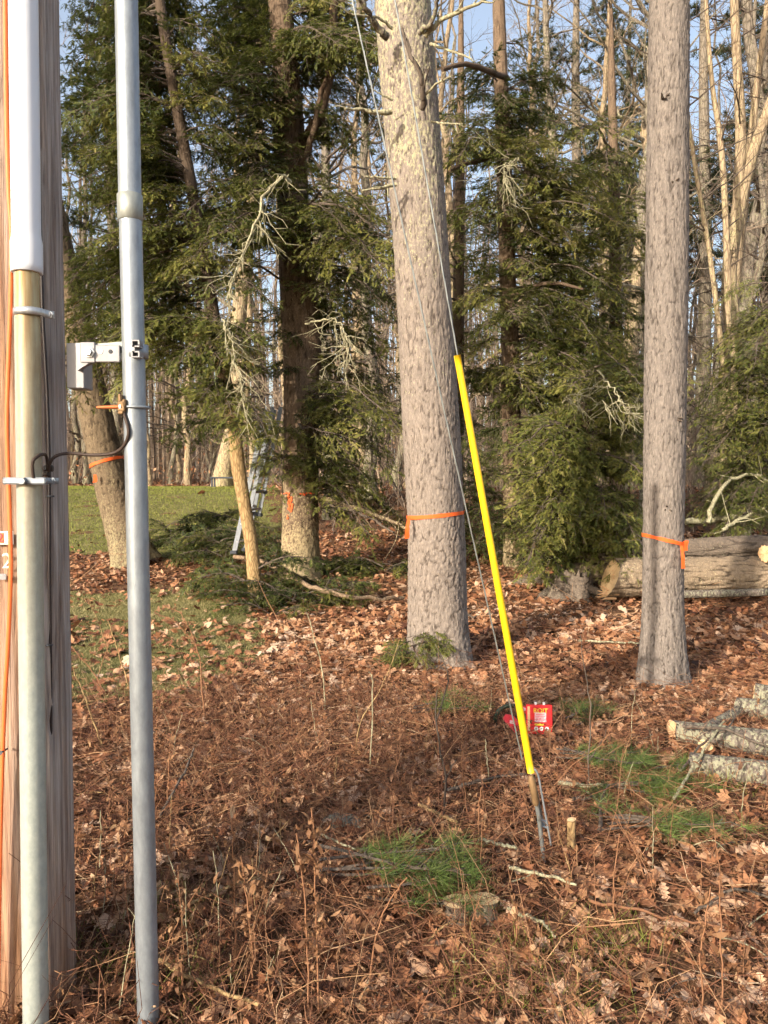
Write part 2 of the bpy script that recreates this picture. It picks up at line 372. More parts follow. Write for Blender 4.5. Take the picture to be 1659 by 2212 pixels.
M['cut_orange'] = cutwood('fresh_cut_wood', (.60, .36, .19), (.68, .44, .25), 260)
M['stone'] = bark('mossy_stone', (.13, .115, .10), (.06, .05, .045), (.2, .2, .15), geo=False, bscale=.6)

# ------------------------------------------------------------------ the ground
def lawn_mask(x, y):
    n = (vnoise(x * 1.3, y * 1.3, 7) - .5) * 1.1 + (vnoise(x * 5, y * 5, 8) - .5) * .5
    far = sstep(12.6, 13.3, y + n * .8 + .10 * x) * sstep(33, 31, y) * sstep(.7, -.7, x + .15 * y + n)
    edge = -.15 * y + .35 * n - .9 * sstep(8.2, 10.5, y) - .7 * sstep(7.0, 5.6, y)
    near = sstep(.25, -.25, x - edge) * sstep(5.3, 6.1, y + n * .5) * sstep(11.0, 10.0, y - n * .8 + .22 * (x + 3))
    return np.maximum(far, near)
gx = np.unique(np.round(np.concatenate([np.arange(-9, 9, .12), np.arange(-40, 40, 1.0), np.linspace(-600, 600, 61)]), 3))
gy = np.unique(np.round(np.concatenate([np.arange(.5, 14, .12), np.arange(14, 40, .5), np.arange(-40, 100, 3.0), np.linspace(-300, 900, 61)]), 3))
X, Yy = np.meshgrid(gx, gy); nx = len(gx)
def grid_faces(nx, ny):
    i = np.arange(ny - 1)[:, None]; j = np.arange(nx - 1)[None, :]
    return np.stack([i * nx + j, i * nx + j + 1, (i + 1) * nx + j + 1, (i + 1) * nx + j], -1).reshape(-1, 4)
o = obj('ground', mesh('ground', np.stack([X, Yy, H(X, Yy)], -1).reshape(-1, 3), grid_faces(nx, len(gy)), {}, [M['soil']], True))
tag(o, 'leaf-strewn brown woodland floor', None, None, 'structure')
lx = np.arange(-22, 2.01, .16); ly = np.arange(5, 33.6, .16)
X, Yy = np.meshgrid(lx, ly); F = grid_faces(len(lx), len(ly)); Lm = lawn_mask(X, Yy).ravel()
F = F[Lm[F].mean(1) > .5]
o = obj('lawn', mesh('lawn', np.stack([X, Yy, H(X, Yy) + .005], -1).reshape(-1, 3), F, {}, [M['turf']], True))
tag(o, 'green and straw coloured lawn rising behind the pole', None, None, 'structure')

# ------------------------------------------------------------------ leaf litter, twigs and grass
def leaf_template(kind, rs, simple=False):
    """dry leaf of length 1 along x, width about .5, curled"""
    if kind == 'oak': wd = [.02, .10, .26, .12, .34, .16, .38, .18, .24, .02]
    elif kind == 'maple': wd = [.03, .28, .20, .50, .22, .42, .16, .02]
    else: wd = [.02, .16, .25, .28, .24, .15, .02]
    if simple: wd = [.03, .30, .22, .32, .03]
    n = len(wd); x = np.linspace(0, 1, n); wd = np.array(wd) * rs.uniform(.8, 1.15)
    l = np.stack([x + rs.normal(0, .02, n), wd * rs.uniform(.8, 1.15, n), np.zeros(n)], -1)
    r = np.stack([x + rs.normal(0, .02, n), -wd * rs.uniform(.8, 1.15, n), np.zeros(n)], -1)
    m = np.stack([x, np.zeros(n), np.zeros(n)], -1); V = np.concatenate([l, m, r])
    a, b, tw = rs.uniform(-1.2, 2.2), rs.uniform(-.6, .8), rs.uniform(-.8, .8)
    V[:, 2] = a * V[:, 1] ** 2 + b * (V[:, 0] - .5) ** 2 + tw * (V[:, 0] - .5) * V[:, 1] + rs.normal(0, .012, len(V))
    V[:, 0] -= .5
    i = np.arange(n - 1)
    F = np.concatenate([np.stack([i, n + i, n + i + 1, i + 1], -1), np.stack([n + i, 2 * n + i, 2 * n + i + 1, n + i + 1], -1)])
    return V, F
rs = np.random.default_rng(3)
TL = [leaf_template(k, rs) for k in ('oak', 'oak', 'oak', 'oak', 'beech', 'oak', 'maple', 'oak')]
TS = [leaf_template('s', rs, True) for _ in range(6)]

def rot_batch(yaw, tilt, roll):
    c, s = np.cos, np.sin; n = len(yaw); Z = np.zeros(n); O = np.ones(n)
    Rz = np.stack([c(yaw), -s(yaw), Z, s(yaw), c(yaw), Z, Z, Z, O], -1).reshape(n, 3, 3)
    Ry = np.stack([c(tilt), Z, s(tilt), Z, O, Z, -s(tilt), Z, c(tilt)], -1).reshape(n, 3, 3)
    Rx = np.stack([O, Z, Z, Z, c(roll), -s(roll), Z, s(roll), c(roll)], -1).reshape(n, 3, 3)
    return Rz @ Ry @ Rx
def scatter(mb, T, pos, size, tiltsd, rnd, rs):
    which = rs.integers(0, len(T), len(pos)); n = len(pos)
    Rm = rot_batch(rs.uniform(0, 6.283, n), rs.normal(0, 1, n) * tiltsd, rs.normal(0, 1, n) * tiltsd + (rs.random(n) < .3) * 3.14)
    for k, (V, F) in enumerate(T):
        s = which == k
        if not s.any(): continue
        W = np.einsum('nij,vj->nvi', Rm[s], V) * size[s][:, None, None] + pos[s][:, None, :]
        FF = (F[None] + (np.arange(s.sum()) * len(V))[:, None, None]).reshape(-1, F.shape[1])
        mb.add(W, FF, np.repeat(rnd[s], len(V)))
def field(n, y0, y1, spread, rs, power=1.0):
    y = np.sqrt(rs.uniform(y0 ** 2, y1 ** 2, n)); x = rs.uniform(-spread, spread, n) * y
    return x, y

mb = MB()
x, y = field(15000, 1.7, 6.2, .66, rs)
keep = rs.random(len(x)) > lawn_mask(x, y) * .75; x, y = x[keep], y[keep]
tone = np.clip(rs.beta(1.6, 1.6, len(x)) * .95 + (vnoise(x * 1.6, y * 1.6, 21) - .5) * .42 + .06, .02, .93)
scatter(mb, TL, np.stack([x, y, H(x, y) + rs.uniform(.004, .035, len(x))], -1), rs.gamma(5, .0125, len(x)).clip(.02, .11), np.where(rs.random(len(x)) < .6, .22, .6), tone, rs)
x, y = field(9500, 6.0, 8.6, .66, rs)
keep = rs.random(len(x)) > lawn_mask(x, y) * .72; x, y = x[keep], y[keep]
tone = np.clip(rs.beta(1.9, 1.7, len(x)) + (vnoise(x * 1.1, y * 1.1, 21) - .5) * .4 - .02, .02, 1)
scatter(mb, TL, np.stack([x, y, H(x, y) + rs.uniform(.005, .04, len(x))], -1), rs.gamma(7, .0135, len(x)).clip(.04, .15), np.where(rs.random(len(x)) < .6, .25, .6), tone, rs)
x, y = field(20000, 8.4, 15.5, .66, rs)
keep = rs.random(len(x)) > lawn_mask(x, y) * np.where(y < 11.5, .90 - .25 * sstep(9.5, 6.0, y), .965); x, y = x[keep], y[keep]
tone = np.clip(rs.beta(2.0, 1.7, len(x)) + (vnoise(x * 1.1, y * 1.1, 21) - .5) * .4 - .02, .02, 1)
scatter(mb, TS, np.stack([x, y, H(x, y) + rs.uniform(.005, .045, len(x))], -1), rs.gamma(8, .0115, len(x)).clip(.06, .16), .42, tone, rs)
x, y = field(7000, 15.5, 42, .75, rs)
keep = (rs.random(len(x)) > lawn_mask(x, y) * .99); x, y = x[keep], y[keep]
scatter(mb, TS, np.stack([x, y, H(x, y) + .02], -1), rs.uniform(.14, .26, len(x)), .35, np.clip(rs.beta(2, 2, len(x)) - .05, 0, 1), rs)
o = mb.build('leaf_litter', M['leaf']); tag(o, 'brown oak leaves covering the woodland floor', 'leaf litter', None, 'stuff')

def rand_twigs(n, x, y, zl, ln, rad, pitch, rs, k=4, bend=.25):
    yaw = rs.uniform(0, 6.283, n); pit = pitch
    d = np.stack([np.cos(yaw) * np.cos(pit), np.sin(yaw) * np.cos(pit), np.sin(pit)], -1)
    s = np.linspace(-.0, 1, k); base = np.stack([x, y, H(x, y) + zl], -1)
    Pt = base[:, None] + d[:, None] * (s[None, :, None] * ln[:, None, None])
    Pt = Pt + rs.normal(0, 1, (n, k, 3)) * (ln * bend * .3)[:, None, None] * s[None, :, None]
    return Pt, rad[:, None] * (1 - .6 * s[None])
mb = MB()
n = 8000; x, y = field(n, 1.7, 6.8, .64, rs); kp = lawn_mask(x, y) < .4; x, y = x[kp], y[kp]; n = len(x)
Pt, Rd = rand_twigs(n, x, y, rs.uniform(.0, .06, n), rs.gamma(3, .08, n), rs.uniform(.0008, .0028, n), np.abs(rs.normal(.05, .22, n)), rs, 4, .3)
V, F = tubes(Pt, Rd, 3); mb.add(V, F, np.repeat(np.clip(rs.beta(1.6, 2, n), 0, 1), 12))
n = 2600; x, y = field(n, 6.5, 14, .64, rs); kp = lawn_mask(x, y) < .3; x, y = x[kp], y[kp]; n = len(x)
Pt, Rd = rand_twigs(n, x, y, rs.uniform(.0, .06, n), rs.gamma(3, .12, n), rs.uniform(.002, .005, n), np.abs(rs.normal(.05, .2, n)), rs, 4, .3)
V, F = tubes(Pt, Rd, 3); mb.add(V, F, np.repeat(np.clip(rs.beta(1.5, 2, n), 0, 1), 12))
# the dense reddish mat of broken weed stalks in the near left and middle
n = 5400; x = rs.normal(-.35, 1.0, n); y = rs.uniform(2.1, 5.6, n); kp = (np.abs(x) < .64 * y) & (lawn_mask(x, y) < .5); x, y = x[kp], y[kp]; n = len(x)
Pt, Rd = rand_twigs(n, x, y, rs.uniform(.0, .05, n), rs.gamma(3, .072, n), rs.uniform(.0008, .0024, n), np.abs(rs.normal(.5, .5, n)).clip(0, 1.5), rs, 4, .5)
V, F = tubes(Pt, Rd, 3); mb.add(V, F, np.repeat(np.clip(rs.beta(2, 3, n), 0, 1), 12))
o = mb.build('twig_debris', M['twigs']); tag(o, 'tangle of fine broken twigs and stalks over the leaves', 'twig litter', None, 'stuff')
# curled shreds caught in the stalks
mb = MB(); n = 5200; x = rs.normal(-.2, 1.1, n); y = rs.uniform(2.0, 6.0, n); kp = (np.abs(x) < .64 * y) & (lawn_mask(x, y) < .5); x, y = x[kp], y[kp]; n = len(x)
TC = []
for _ in range(5):
    u = np.linspace(0, 1, 5); a = rs.uniform(1.5, 4.5); wv = np.array([.03, .10, .13, .08, .01]) * rs.uniform(.7, 1.5)
    c = np.stack([np.sin(a * u) / a, 0 * u, (1 - np.cos(a * u)) / a], -1)
    V = np.concatenate([c + np.stack([0 * u, wv, .1 * wv], -1), c - np.stack([0 * u, wv, -.1 * wv], -1)]); i = np.arange(4)
    TC.append((V, np.stack([i, i + 5, i + 6, i + 1], -1)))
scatter(mb, TC, np.stack([x, y, H(x, y) + rs.gamma(2, .022, n)], -1), rs.uniform(.02, .055, n), .9, np.clip(rs.beta(2, 2, n), 0, 1), rs)
o = mb.build('withered_leaf_debris', M['weed_leaf']); tag(o, 'small curled withered weed leaves caught in the stalks', 'dead leaves', None, 'stuff')

def blades(mb, x, y, hgt, wid, rnd, rs, lean=.5):
    n = len(x); yaw = rs.uniform(0, 6.283, n); b = np.stack([x, y, H(x, y)], -1)
    side = np.stack([np.cos(yaw), np.sin(yaw), 0 * yaw], -1) * wid[:, None]
    ly_ = rs.uniform(0, 6.283, n); top = b + np.stack([np.cos(ly_) * hgt * lean, np.sin(ly_) * hgt * lean, hgt], -1) * rs.uniform(.6, 1, n)[:, None]
    V = np.stack([b - side, b + side, top], 1).reshape(-1, 3)
    mb.add(V, np.arange(3 * n).reshape(-1, 3), np.repeat(rnd, 3))
mb = MB(); n = 70000
x = rs.uniform(-.60, 0.0, n); y = np.sqrt(rs.uniform(5 ** 2, 11.5 ** 2, n)); x = x * y
kp = rs.random(n) < lawn_mask(x, y); x, y = x[kp], y[kp]; n = len(x)
blades(mb, x, y, rs.uniform(.015, .05, n), rs.uniform(.002, .005, n), np.clip(rs.beta(2.2, 1.8, n) * .9 + (vnoise(x * 2, y * 2, 31) - .5) * .5, 0, 1), rs, .8)
o = mb.build('lawn_grass', M['grass_dry']); tag(o, 'short dry straw and green grass at the lawn edge', 'grass', None, 'stuff')
mb = MB(); n = 90000
x = rs.uniform(-.68, .08, n); y = np.sqrt(rs.uniform(12.3 ** 2, 33 ** 2, n)); x = x * y
kp = rs.random(n) < lawn_mask(x, y); x, y = x[kp], y[kp]; n = len(x)
blades(mb, x, y, rs.uniform(.03, .07, n), rs.uniform(.006, .014, n), rs.beta(2, 2, n), rs, .6)
o = mb.build('far_lawn_grass', M['grass_green']); tag(o, 'mown green grass on the rise behind the leaning tree', 'grass', None, 'stuff')
mb = MB(); n = 2200; ctr = [(500, 1600), (1650, 3700), (1180, 2080), (1330, 2050), (430, 2180), (200, 2100), (1250, 2170), (1100, 2150), (1080, 1480)]
xs, ys = [], []
for (a, b) in [(c[0], c[1]) for c in ((1180, 2080), (1330, 2050), (430, 2150), (200, 2100), (1250, 2170), (1040, 2130), (1560, 1700), (380, 1980))]:
    g = G(a, b); xs.append(g[0] + rs.normal(0, .09, 130)); ys.append(g[1] + rs.normal(0, .07, 130))
x = np.concatenate(xs); y = np.concatenate(ys); n = len(x)
blades(mb, x, y, rs.uniform(.04, .15, n), rs.uniform(.0012, .0024, n), rs.beta(2, 3, n), rs, .8)
o = mb.build('grass_wisps', M['grass_green']); tag(o, 'sparse green grass wisps among the near leaves', 'grass', None, 'stuff')

# ------------------------------------------------------------------ bark trunks and logs
def cell_plates(u, v, nu, seed):                  # F2-F1 cellular height, wrapping in u with period nu
    ui = np.floor(u).astype(int); vi = np.floor(v).astype(int)
    f1 = np.full(u.shape, 9.); f2 = np.full(u.shape, 9.)
    for a in (-1, 0, 1):
        for b in (-1, 0, 1):
            cu, cv = ui + a, vi + b; wu = np.mod(cu, nu)
            h = (wu * 73856093 ^ cv * 19349663 ^ seed * 83492791) & 0x7fffffff
            h = ((h ^ (h >> 13)) * 1274126177) & 0x7fffffff
            jx = (h & 1023) / 1023.; jy = ((h >> 10) & 1023) / 1023.
            d = np.hypot(cu + .15 + .7 * jx - u, cv + .1 + .8 * jy - v)
            f2 = np.where(d < f1, f1, np.minimum(f2, d)); f1 = np.minimum(f1, d)
    return f2 - f1
def trunk_mesh(name, pts, n_ring, n_len, mat, plate=(.035, .11), amp=.008, flare=0, lobes=5, seed=1, cap=False, rough=.03, cutmat=None, jag=0.0):
    """pts: (k,4) world x,y,z,radius along the axis"""
    s = spline(pts, n_len); C, Rr = s[:, :3], s[:, 3]
    T = norm(np.gradient(C, axis=0)); ref = np.array([0, 1., 0]) if abs(T[:, 1]).mean() < .8 else np.array([0, 0, 1.])
    A = norm(np.cross(ref, T)); B = np.cross(T, A)
    L = np.concatenate([[0], np.cumsum(np.linalg.norm(np.diff(C, axis=0), axis=1))])
    th = np.arange(n_ring) * 2 * math.pi / n_ring + math.pi / 2
    TH, LL = np.meshgrid(th, L); RR = np.repeat(Rr[:, None], n_ring, 1)
    nu = max(6, int(2 * math.pi * Rr.mean() / plate[0]))
    wob = (vnoise(TH * 5, LL * 4.0, seed) - .5) * 1.6; wu = (vnoise(TH * 4 + 50, LL * 9.0, seed + 3) - .5) * 1.5 * np.abs(np.sin((TH - math.pi / 2) / 2)) ** .5
    pl = cell_plates(TH / (2 * math.pi) * nu + wu, LL / plate[1] + wob, nu, seed)
    ua = TH * Rr.mean() / plate[0]; wz = LL / plate[1]
    r1 = np.clip(np.abs(vnoise(ua * .95 + .8 * vnoise(ua * .7, wz * 1.8, seed + 20), wz * .62, seed + 21) - .5) / .17, 0, 1)
    r2 = np.clip(np.abs(vnoise(ua * 2.1 + .6 * vnoise(ua, wz * 3, seed + 25), wz * 1.5, seed + 22) - .5) / .2, 0, 1)
    hgt = np.clip(.50 * r1 + .24 * r2 + .22 * np.clip(pl / .35, 0, 1) + .14 * vnoise(ua * 3, wz * 4, seed + 23), 0, 1)
    lump = (vnoise(np.cos(TH) * 1.7 + 10, LL * 1.1 + np.sin(TH) * 1.3, seed + 5) - .5)
    RR = RR * (1 + rough * 2 * lump) + amp * (hgt - .6) + amp * .9 * (vnoise(TH * 40, LL * 45, seed + 9) - .5)
    if flare:
        e = np.exp(-LL / .22); RR = RR * (1 + flare * e * (.55 + .45 * np.cos(TH * lobes + seed) + .3 * np.cos(TH * 2 + seed)))
    V = C[:, None] + A[:, None] * (np.cos(TH) * RR)[..., None] + B[:, None] * (np.sin(TH) * RR)[..., None]
    if jag:                                       # uneven chainsaw face at the start
        V[0] += T[0] * ((vnoise(np.cos(th) * 1.5 + 4, np.sin(th) * 1.5 + 4, seed) - .5) * jag)[:, None]
    i = np.arange(n_len - 1)[:, None]; j = np.arange(n_ring)[None]; j2 = (j + 1) % n_ring
    F = np.stack([i * n_ring + j, i * n_ring + j2, (i + 1) * n_ring + j2, (i + 1) * n_ring + j], -1).reshape(-1, 4)
    return V.reshape(-1, 3), F, hgt.ravel()
def trunk(name, pts, mat, parent, n_ring=90, n_len=220, **kw):
    V, F, h = trunk_mesh(name, pts, n_ring, n_len, mat, **kw)
    return obj(name, mesh(name, V - np.array(parent.location), F, {'rnd': h}, [mat], True), parent)
def px_path(rows):                                # rows (px, py, Y, width in picture units) -> x, y, z, radius
    out = []
    for px, py, Y, wd in rows:
        p = P(px, py, Y); out.append([*p, wd * .5 * Y / FPX])
    return np.array(out)

def branch_tube(pts, r0, r1, n=6, k=12, seed=0, wig=.0):
    p = spline(pts, k); rr = np.linspace(r0, r1, k)
    if wig: p[1:-1] += np.random.default_rng(seed).normal(0, wig, (k - 2, 3))
    return tubes(p, rr, n, True)

# big lichened pine in the middle
pt = px_path([(948, 1445, 6.75, 150), (944, 1330, 6.78, 128), (943, 1200, 6.8, 122), (940, 1100, 6.8, 118), (930, 900, 6.8, 120), (916, 650, 6.8, 116), (896, 350, 6.8, 116), (878, 120, 6.8, 118), (865, -60, 6.8, 114), (850, -300, 6.8, 110), (845, -900, 6.8, 100), (845, -1800, 6.8, 60)])
big = thing('pine_tree', 'lichen-speckled pine leaning slightly, orange ribbon tied at breast height, behind the yellow guard', 'tree', (pt[0, 0], pt[0, 1], pt[0, 2] - .02))
pt[0, 2] -= .06
trunk('trunk', pt, M['pine_bark'], big, 170, 560, plate=(.020, .066), amp=.012, flare=.30, lobes=4, seed=3)
def snag(parent, a, pts, Y, r0, r1, mat, twigs=0, seed=0, name='dead_branch'):
    """a dead branch stub given by picture points; Y runs from the trunk face outwards"""
    q = np.array([P(px, py, Y + dy) for px, py, dy in pts]); mb = MB()
    V, F = branch_tube(q, r0, r1, 7, 14, seed, r0 * .25); mb.add(V, F)
    r = np.random.default_rng(seed); L = np.linalg.norm(q[-1] - q[0])
    c = spline(q, 20)
    for _ in range(twigs):
        i = r.integers(5, 19); d = norm(c[i] - c[max(0, i - 3)]); d = norm(d + r.normal(0, .7, 3)); ln = L * r.uniform(.15, .4)
        V, F = branch_tube([c[i], c[i] + d * ln * .5 + r.normal(0, .02, 3), c[i] + d * ln], r1 * .9, r1 * .4, 4, 5); mb.add(V, F)
    return mb.build(name, mat, parent, True)
YB = 6.45
for k, (pts, r0, r1, mt, tw) in enumerate([
    ([(836, 80, .0), (810, 50, -.1), (790, 20, -.2), (770, -20, -.3)], .034, .016, 'grey_bark', 2),
    ([(848, 62, 0), (815, 38, -.1), (765, 32, -.25), (735, 14, -.3)], .014, .005, 'lichen_twig', 3),
    ([(918, 78, -.05), (955, 42, -.15), (1000, 22, -.3), (1060, -6, -.4)], .022, .01, 'lichen_twig', 5),
    ([(905, 70, -.05), (930, 50, -.15), (945, 10, -.2), (940, -30, -.3)], .024, .012, 'grey_bark', 2),
    ([(912, 236, -.02), (914, 205, -.12), (908, 160, -.2), (885, 110, -.22), (868, 62, -.2)], .026, .012, 'twig_grey', 4),
    ([(918, 205, -.1), (945, 180, -.2), (975, 165, -.3)], .012, .006, 'lichen_twig', 2),
    ([(846, 240, 0), (815, 243, -.05), (780, 237, -.1), (745, 235, -.2)], .026, .008, 'lichen_twig', 3),
    ([(848, 215, 0), (825, 205, -.05), (800, 190, -.1)], .010, .004, 'lichen_twig', 1),
    ([(856, 385, 0), (830, 384, -.05), (788, 381, -.1)], .013, .006, 'lichen_twig', 2),
    ([(856, 398, 0), (820, 407, -.05), (782, 412, -.1)], .017, .009, 'lichen_twig', 2),
    ([(932, 262, .1), (955, 266, .05), (1000, 268, -.05)], .010, .004, 'lichen_twig', 4),
    ([(930, 95, .1), (975, 110, 0), (1020, 128, -.1)], .014, .006, 'lichen_twig', 4)]):
    snag(big, 0, pts, YB, r0, r1, M[mt], tw, 40 + k)

# the straight pine on the right
pt = px_path([(1430, 1490, 6.0, 112), (1431, 1400, 6.02, 92), (1432, 1300, 6.05, 83), (1433, 1150, 6.05, 83), (1437, 850, 6.05, 86), (1440, 600, 6.05, 86), (1443, 300, 6.05, 82), (1446, 0, 6.05, 78), (1448, -300, 6.05, 75), (1450, -1000, 6.05, 66), (1450, -1900, 6.05, 40)])
rt = thing('pine_tree', 'straight bare pine trunk with an orange ribbon knotted beside the log pile', 'tree', (pt[0, 0], pt[0, 1], pt[0, 2] - .02)); pt[0, 2] -= .06
trunk('trunk', pt, M['pine_bark_plain'], rt, 140, 560, plate=(.016, .055), amp=.010, flare=.22, lobes=5, seed=8)
for k, (px, py) in enumerate([(1456, 396), (1462, 905), (1440, 1098), (1433, 212)]):   # small knots with broken twigs
    mb = MB(); c = P(px, py, 5.93)
    for q in range(4):
        d = norm(np.array([random.uniform(-.8, .8), -1, random.uniform(-.6, .6)])); V, F = branch_tube([c + [0, .06, 0], c + d * .03, c + d * .055], .012, .004, 5, 4); mb.add(V, F)
    mb.build('knot', M['twig_grey'], rt, True)

# leaning mossy tree behind the pole
pt = px_path([(292, 1205, 12.6, 92), (262, 1120, 12.6, 76), (240, 1040, 12.6, 70), (215, 930, 12.6, 68), (185, 800, 12.6, 64), (150, 640, 12.6, 58), (110, 450, 12.6, 52), (60, 200, 12.6, 46), (10, -100, 12.6, 38), (-40, -500, 12.6, 25)])
lt = thing('leaning_tree', 'leaning rough-barked tree with orange ribbon rising from the lawn edge beside the pole', 'tree', (pt[0, 0], pt[0, 1], pt[0, 2] - .02)); pt[0, 2] -= .1
trunk('trunk', pt, M['leaning_bark'], lt, 90, 300, plate=(.045, .10), amp=.014, flare=.22, seed=5)

# ------------------------------------------------------------------ hemlock boughs (shared meshes) and hemlocks
def needle_twigs(base, d, up, ln, wid, rs, step=.02):
    """twigs as a thin axis with alternate needle teeth: base, d, up (N,3); ln (N,)"""
    out_V, out_F = [], []; N = len(base); nt_ = 7
    s = (np.arange(nt_) + .3) / nt_
    side = norm(np.cross(up, d)); up2 = np.cross(d, side)
    a = base[:, None] + d[:, None] * (s[None, :, None] * ln[:, None, None]); a = a - up2[:, None] * (ln[:, None] * .08 * s[None] ** 2)[..., None]
    taper = (1 - .55 * s ** 2)[None, :, None]
    stp = (ln / nt_ * .95)[:, None, None]
    Vs = []
    for sg in (-1, 1):
        tip = a + d[:, None] * stp * .9 + (side * sg * wid[:, None])[:, None] * taper * rs.uniform(.7, 1.25, (N, nt_, 1)) + up2[:, None] * (rs.normal(0, .22, (N, nt_, 1)) * wid[:, None, None])
        b0 = a - d[:, None] * stp * .15; b1 = a + d[:, None] * stp * .95
        Vs.append(np.stack([b0, b1, tip], 2))
    V = np.stack(Vs, 2).reshape(N, -1, 3)          # N, nt*2*3
    return V, np.arange(N * nt_ * 6).reshape(-1, 3)
def bough_mesh(name, L, seed, bare=.15, droop=.22, mats=None, dens=1.0):
    rs = np.random.default_rng(seed); mb = MB()
    k = 14; u = np.linspace(0, 1, k)
    ax = np.stack([u * L, .06 * L * np.sin(u * rs.uniform(2, 5) + rs.uniform(0, 6)) * u, L * (.12 * np.sin(u * math.pi) - droop * u ** 2.5 * .42)], -1)
    ax[1:] += rs.normal(0, .006 * L, (k - 1, 3))
    V, F = tubes(ax, np.linspace(.010 * L + .003, .002, k), 5); mb.add(V, F, .3, 1)
    def at(t): i = np.clip(t * (k - 1), 0, k - 1.001); j = i.astype(int); f = (i - j)[:, None]; return ax[j] * (1 - f) + ax[j + 1] * f, norm(ax[j + 1] - ax[j])
    nb = int(L * 15 * dens) + 6
    tb = np.sort(rs.uniform(bare, .98, nb)) ; pb, db = at(tb)
    sgn = np.where(np.arange(nb) % 2, 1., -1.)
    lat = np.stack([0 * sgn, sgn, 0 * sgn], -1)
    ang = rs.uniform(.75, 1.05, nb); dd = norm(db * np.cos(ang)[:, None] + lat * np.sin(ang)[:, None] + np.stack([0 * sgn, 0 * sgn, rs.normal(-.10, .20, nb)], -1))
    lb = (.42 * L * (1.05 - tb) ** .8 + .10) * rs.uniform(.6, 1.15, nb); lb = np.minimum(lb, .75)
    kk = 6; s = np.linspace(0, 1, kk)
    bp = pb[:, None] + dd[:, None] * (s[None, :, None] * lb[:, None, None]); bp[:, :, 2] -= (lb[:, None] * .16 * s[None] ** 2)
    bp[:, 1:] += rs.normal(0, .010, (nb, kk - 1, 3))
    V, F = tubes(bp, np.repeat(np.linspace(.0045, .0012, kk)[None], nb, 0) , 3); mb.add(V, F, .3, 1)
    # second order twigs
    B, D, U, LN, W = [], [], [], [], []
    for i in range(nb):
        m = int(lb[i] / .034 * dens) + 2; tt = rs.uniform(.08, 1.0, m); tt[-1] = 1.0
        j = np.clip(tt * (kk - 1), 0, kk - 1.001); jj = j.astype(int); f = (j - jj)[:, None]
        b = bp[i, jj] * (1 - f) + bp[i, jj + 1] * f; d0 = norm(bp[i, jj + 1] - bp[i, jj])
        sg = np.where(np.arange(m) % 2, 1., -1.); up = norm(np.array([0, 0, 1.]) + rs.normal(0, .25, (m, 3))); sd_ = norm(np.cross(up, d0)) * sg[:, None]
        an = rs.uniform(.5, 1.0, m); an[-1] = 0
        d = norm(d0 * np.cos(an)[:, None] + sd_ * np.sin(an)[:, None] + np.array([0, 0, -.05]) + rs.normal(0, .13, (m, 3)))
        B.append(b); D.append(d); U.append(up); LN.append(rs.uniform(.06, .13, m) * (1.15 - .5 * tt)); W.append(rs.uniform(.014, .023, m))
    B, D, U, LN, W = [np.concatenate(q) for q in (B, D, U, LN, W)]
    V, F = needle_twigs(B, D, U, LN, W, rs)
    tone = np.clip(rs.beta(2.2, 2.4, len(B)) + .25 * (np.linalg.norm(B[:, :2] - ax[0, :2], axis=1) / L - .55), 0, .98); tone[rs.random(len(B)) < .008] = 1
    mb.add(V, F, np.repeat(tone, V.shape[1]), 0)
    return mb.mesh(name, mats)
BOUGH = {}
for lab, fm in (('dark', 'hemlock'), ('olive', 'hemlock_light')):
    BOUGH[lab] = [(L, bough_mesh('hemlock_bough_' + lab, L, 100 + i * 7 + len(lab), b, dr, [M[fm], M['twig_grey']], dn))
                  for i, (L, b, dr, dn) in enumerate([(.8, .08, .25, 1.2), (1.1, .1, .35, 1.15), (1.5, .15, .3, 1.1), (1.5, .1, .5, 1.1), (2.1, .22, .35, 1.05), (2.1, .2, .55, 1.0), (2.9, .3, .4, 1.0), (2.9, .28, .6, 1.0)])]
def put_bough(parent, a, b, kind, rs, name='bough'):
    a, b = np.asarray(a, float), np.asarray(b, float); L = np.linalg.norm(b - a)
    cands = sorted(range(8), key=lambda i: abs(math.log(BOUGH[kind][i][0] / L)) + rs.random() * .25)
    l0, me = BOUGH[kind][cands[0]]
    Rm = frame(b - a); ro = rs.normal(0, .32); c, s = math.cos(ro), math.sin(ro)
    Rm = Rm @ np.array([[1, 0, 0], [0, c, -s], [0, s, c]])
    Mx = Matrix([[*(Rm[i] * L / l0), a[i] - parent.location[i]] for i in range(3)] + [[0, 0, 0, 1]])
    o = bpy.data.objects.new(name, me); COL.objects.link(o); o.parent = parent; o.matrix_local = Mx
    return o
def axis_at(pts, z):
    z = float(np.clip(z, pts[0, 2], pts[-1, 2])); return np.array([np.interp(z, pts[:, 2], pts[:, k]) for k in range(3)])
def fill_boughs(parent, pts, regs, seed, maxl=3.2, more=1.25, clear=False):
    rs = np.random.default_rng(seed); zs = pts[np.argsort(pts[:, 2])]
    for (x0, x1, y0, y1, Y0, Y1, n, kind) in regs:
        n = int(n * more)
        for i in range(n):
            u, v = (i + rs.random()) / n, rs.random()
            px = x0 + (x1 - x0) * ((i * .618 + rs.random() * .3) % 1); py = y0 + (y1 - y0) * ((i + rs.random()) / n)
            T = P(px, py, rs.uniform(Y0, Y1)); tz = .40; ph = (seed * .137) % tz; T[2] = round((T[2] - ph) / tz) * tz + ph + rs.normal(0, .055); h = np.hypot(T[0] - axis_at(zs, T[2])[0], T[1] - axis_at(zs, T[2])[1])
            a = axis_at(zs, T[2] + rs.uniform(.0, .20) * h)
            d = T - a; L = np.linalg.norm(d)
            if clear and d[1] < -.35 and abs(T[0] - T[1] * a[0] / a[1]) < .42: continue
            if L < .5: T = a + d / L * .6; L = .6
            if L > maxl: a = T - d / L * maxl
            put_bough(parent, a, T, kind, rs)

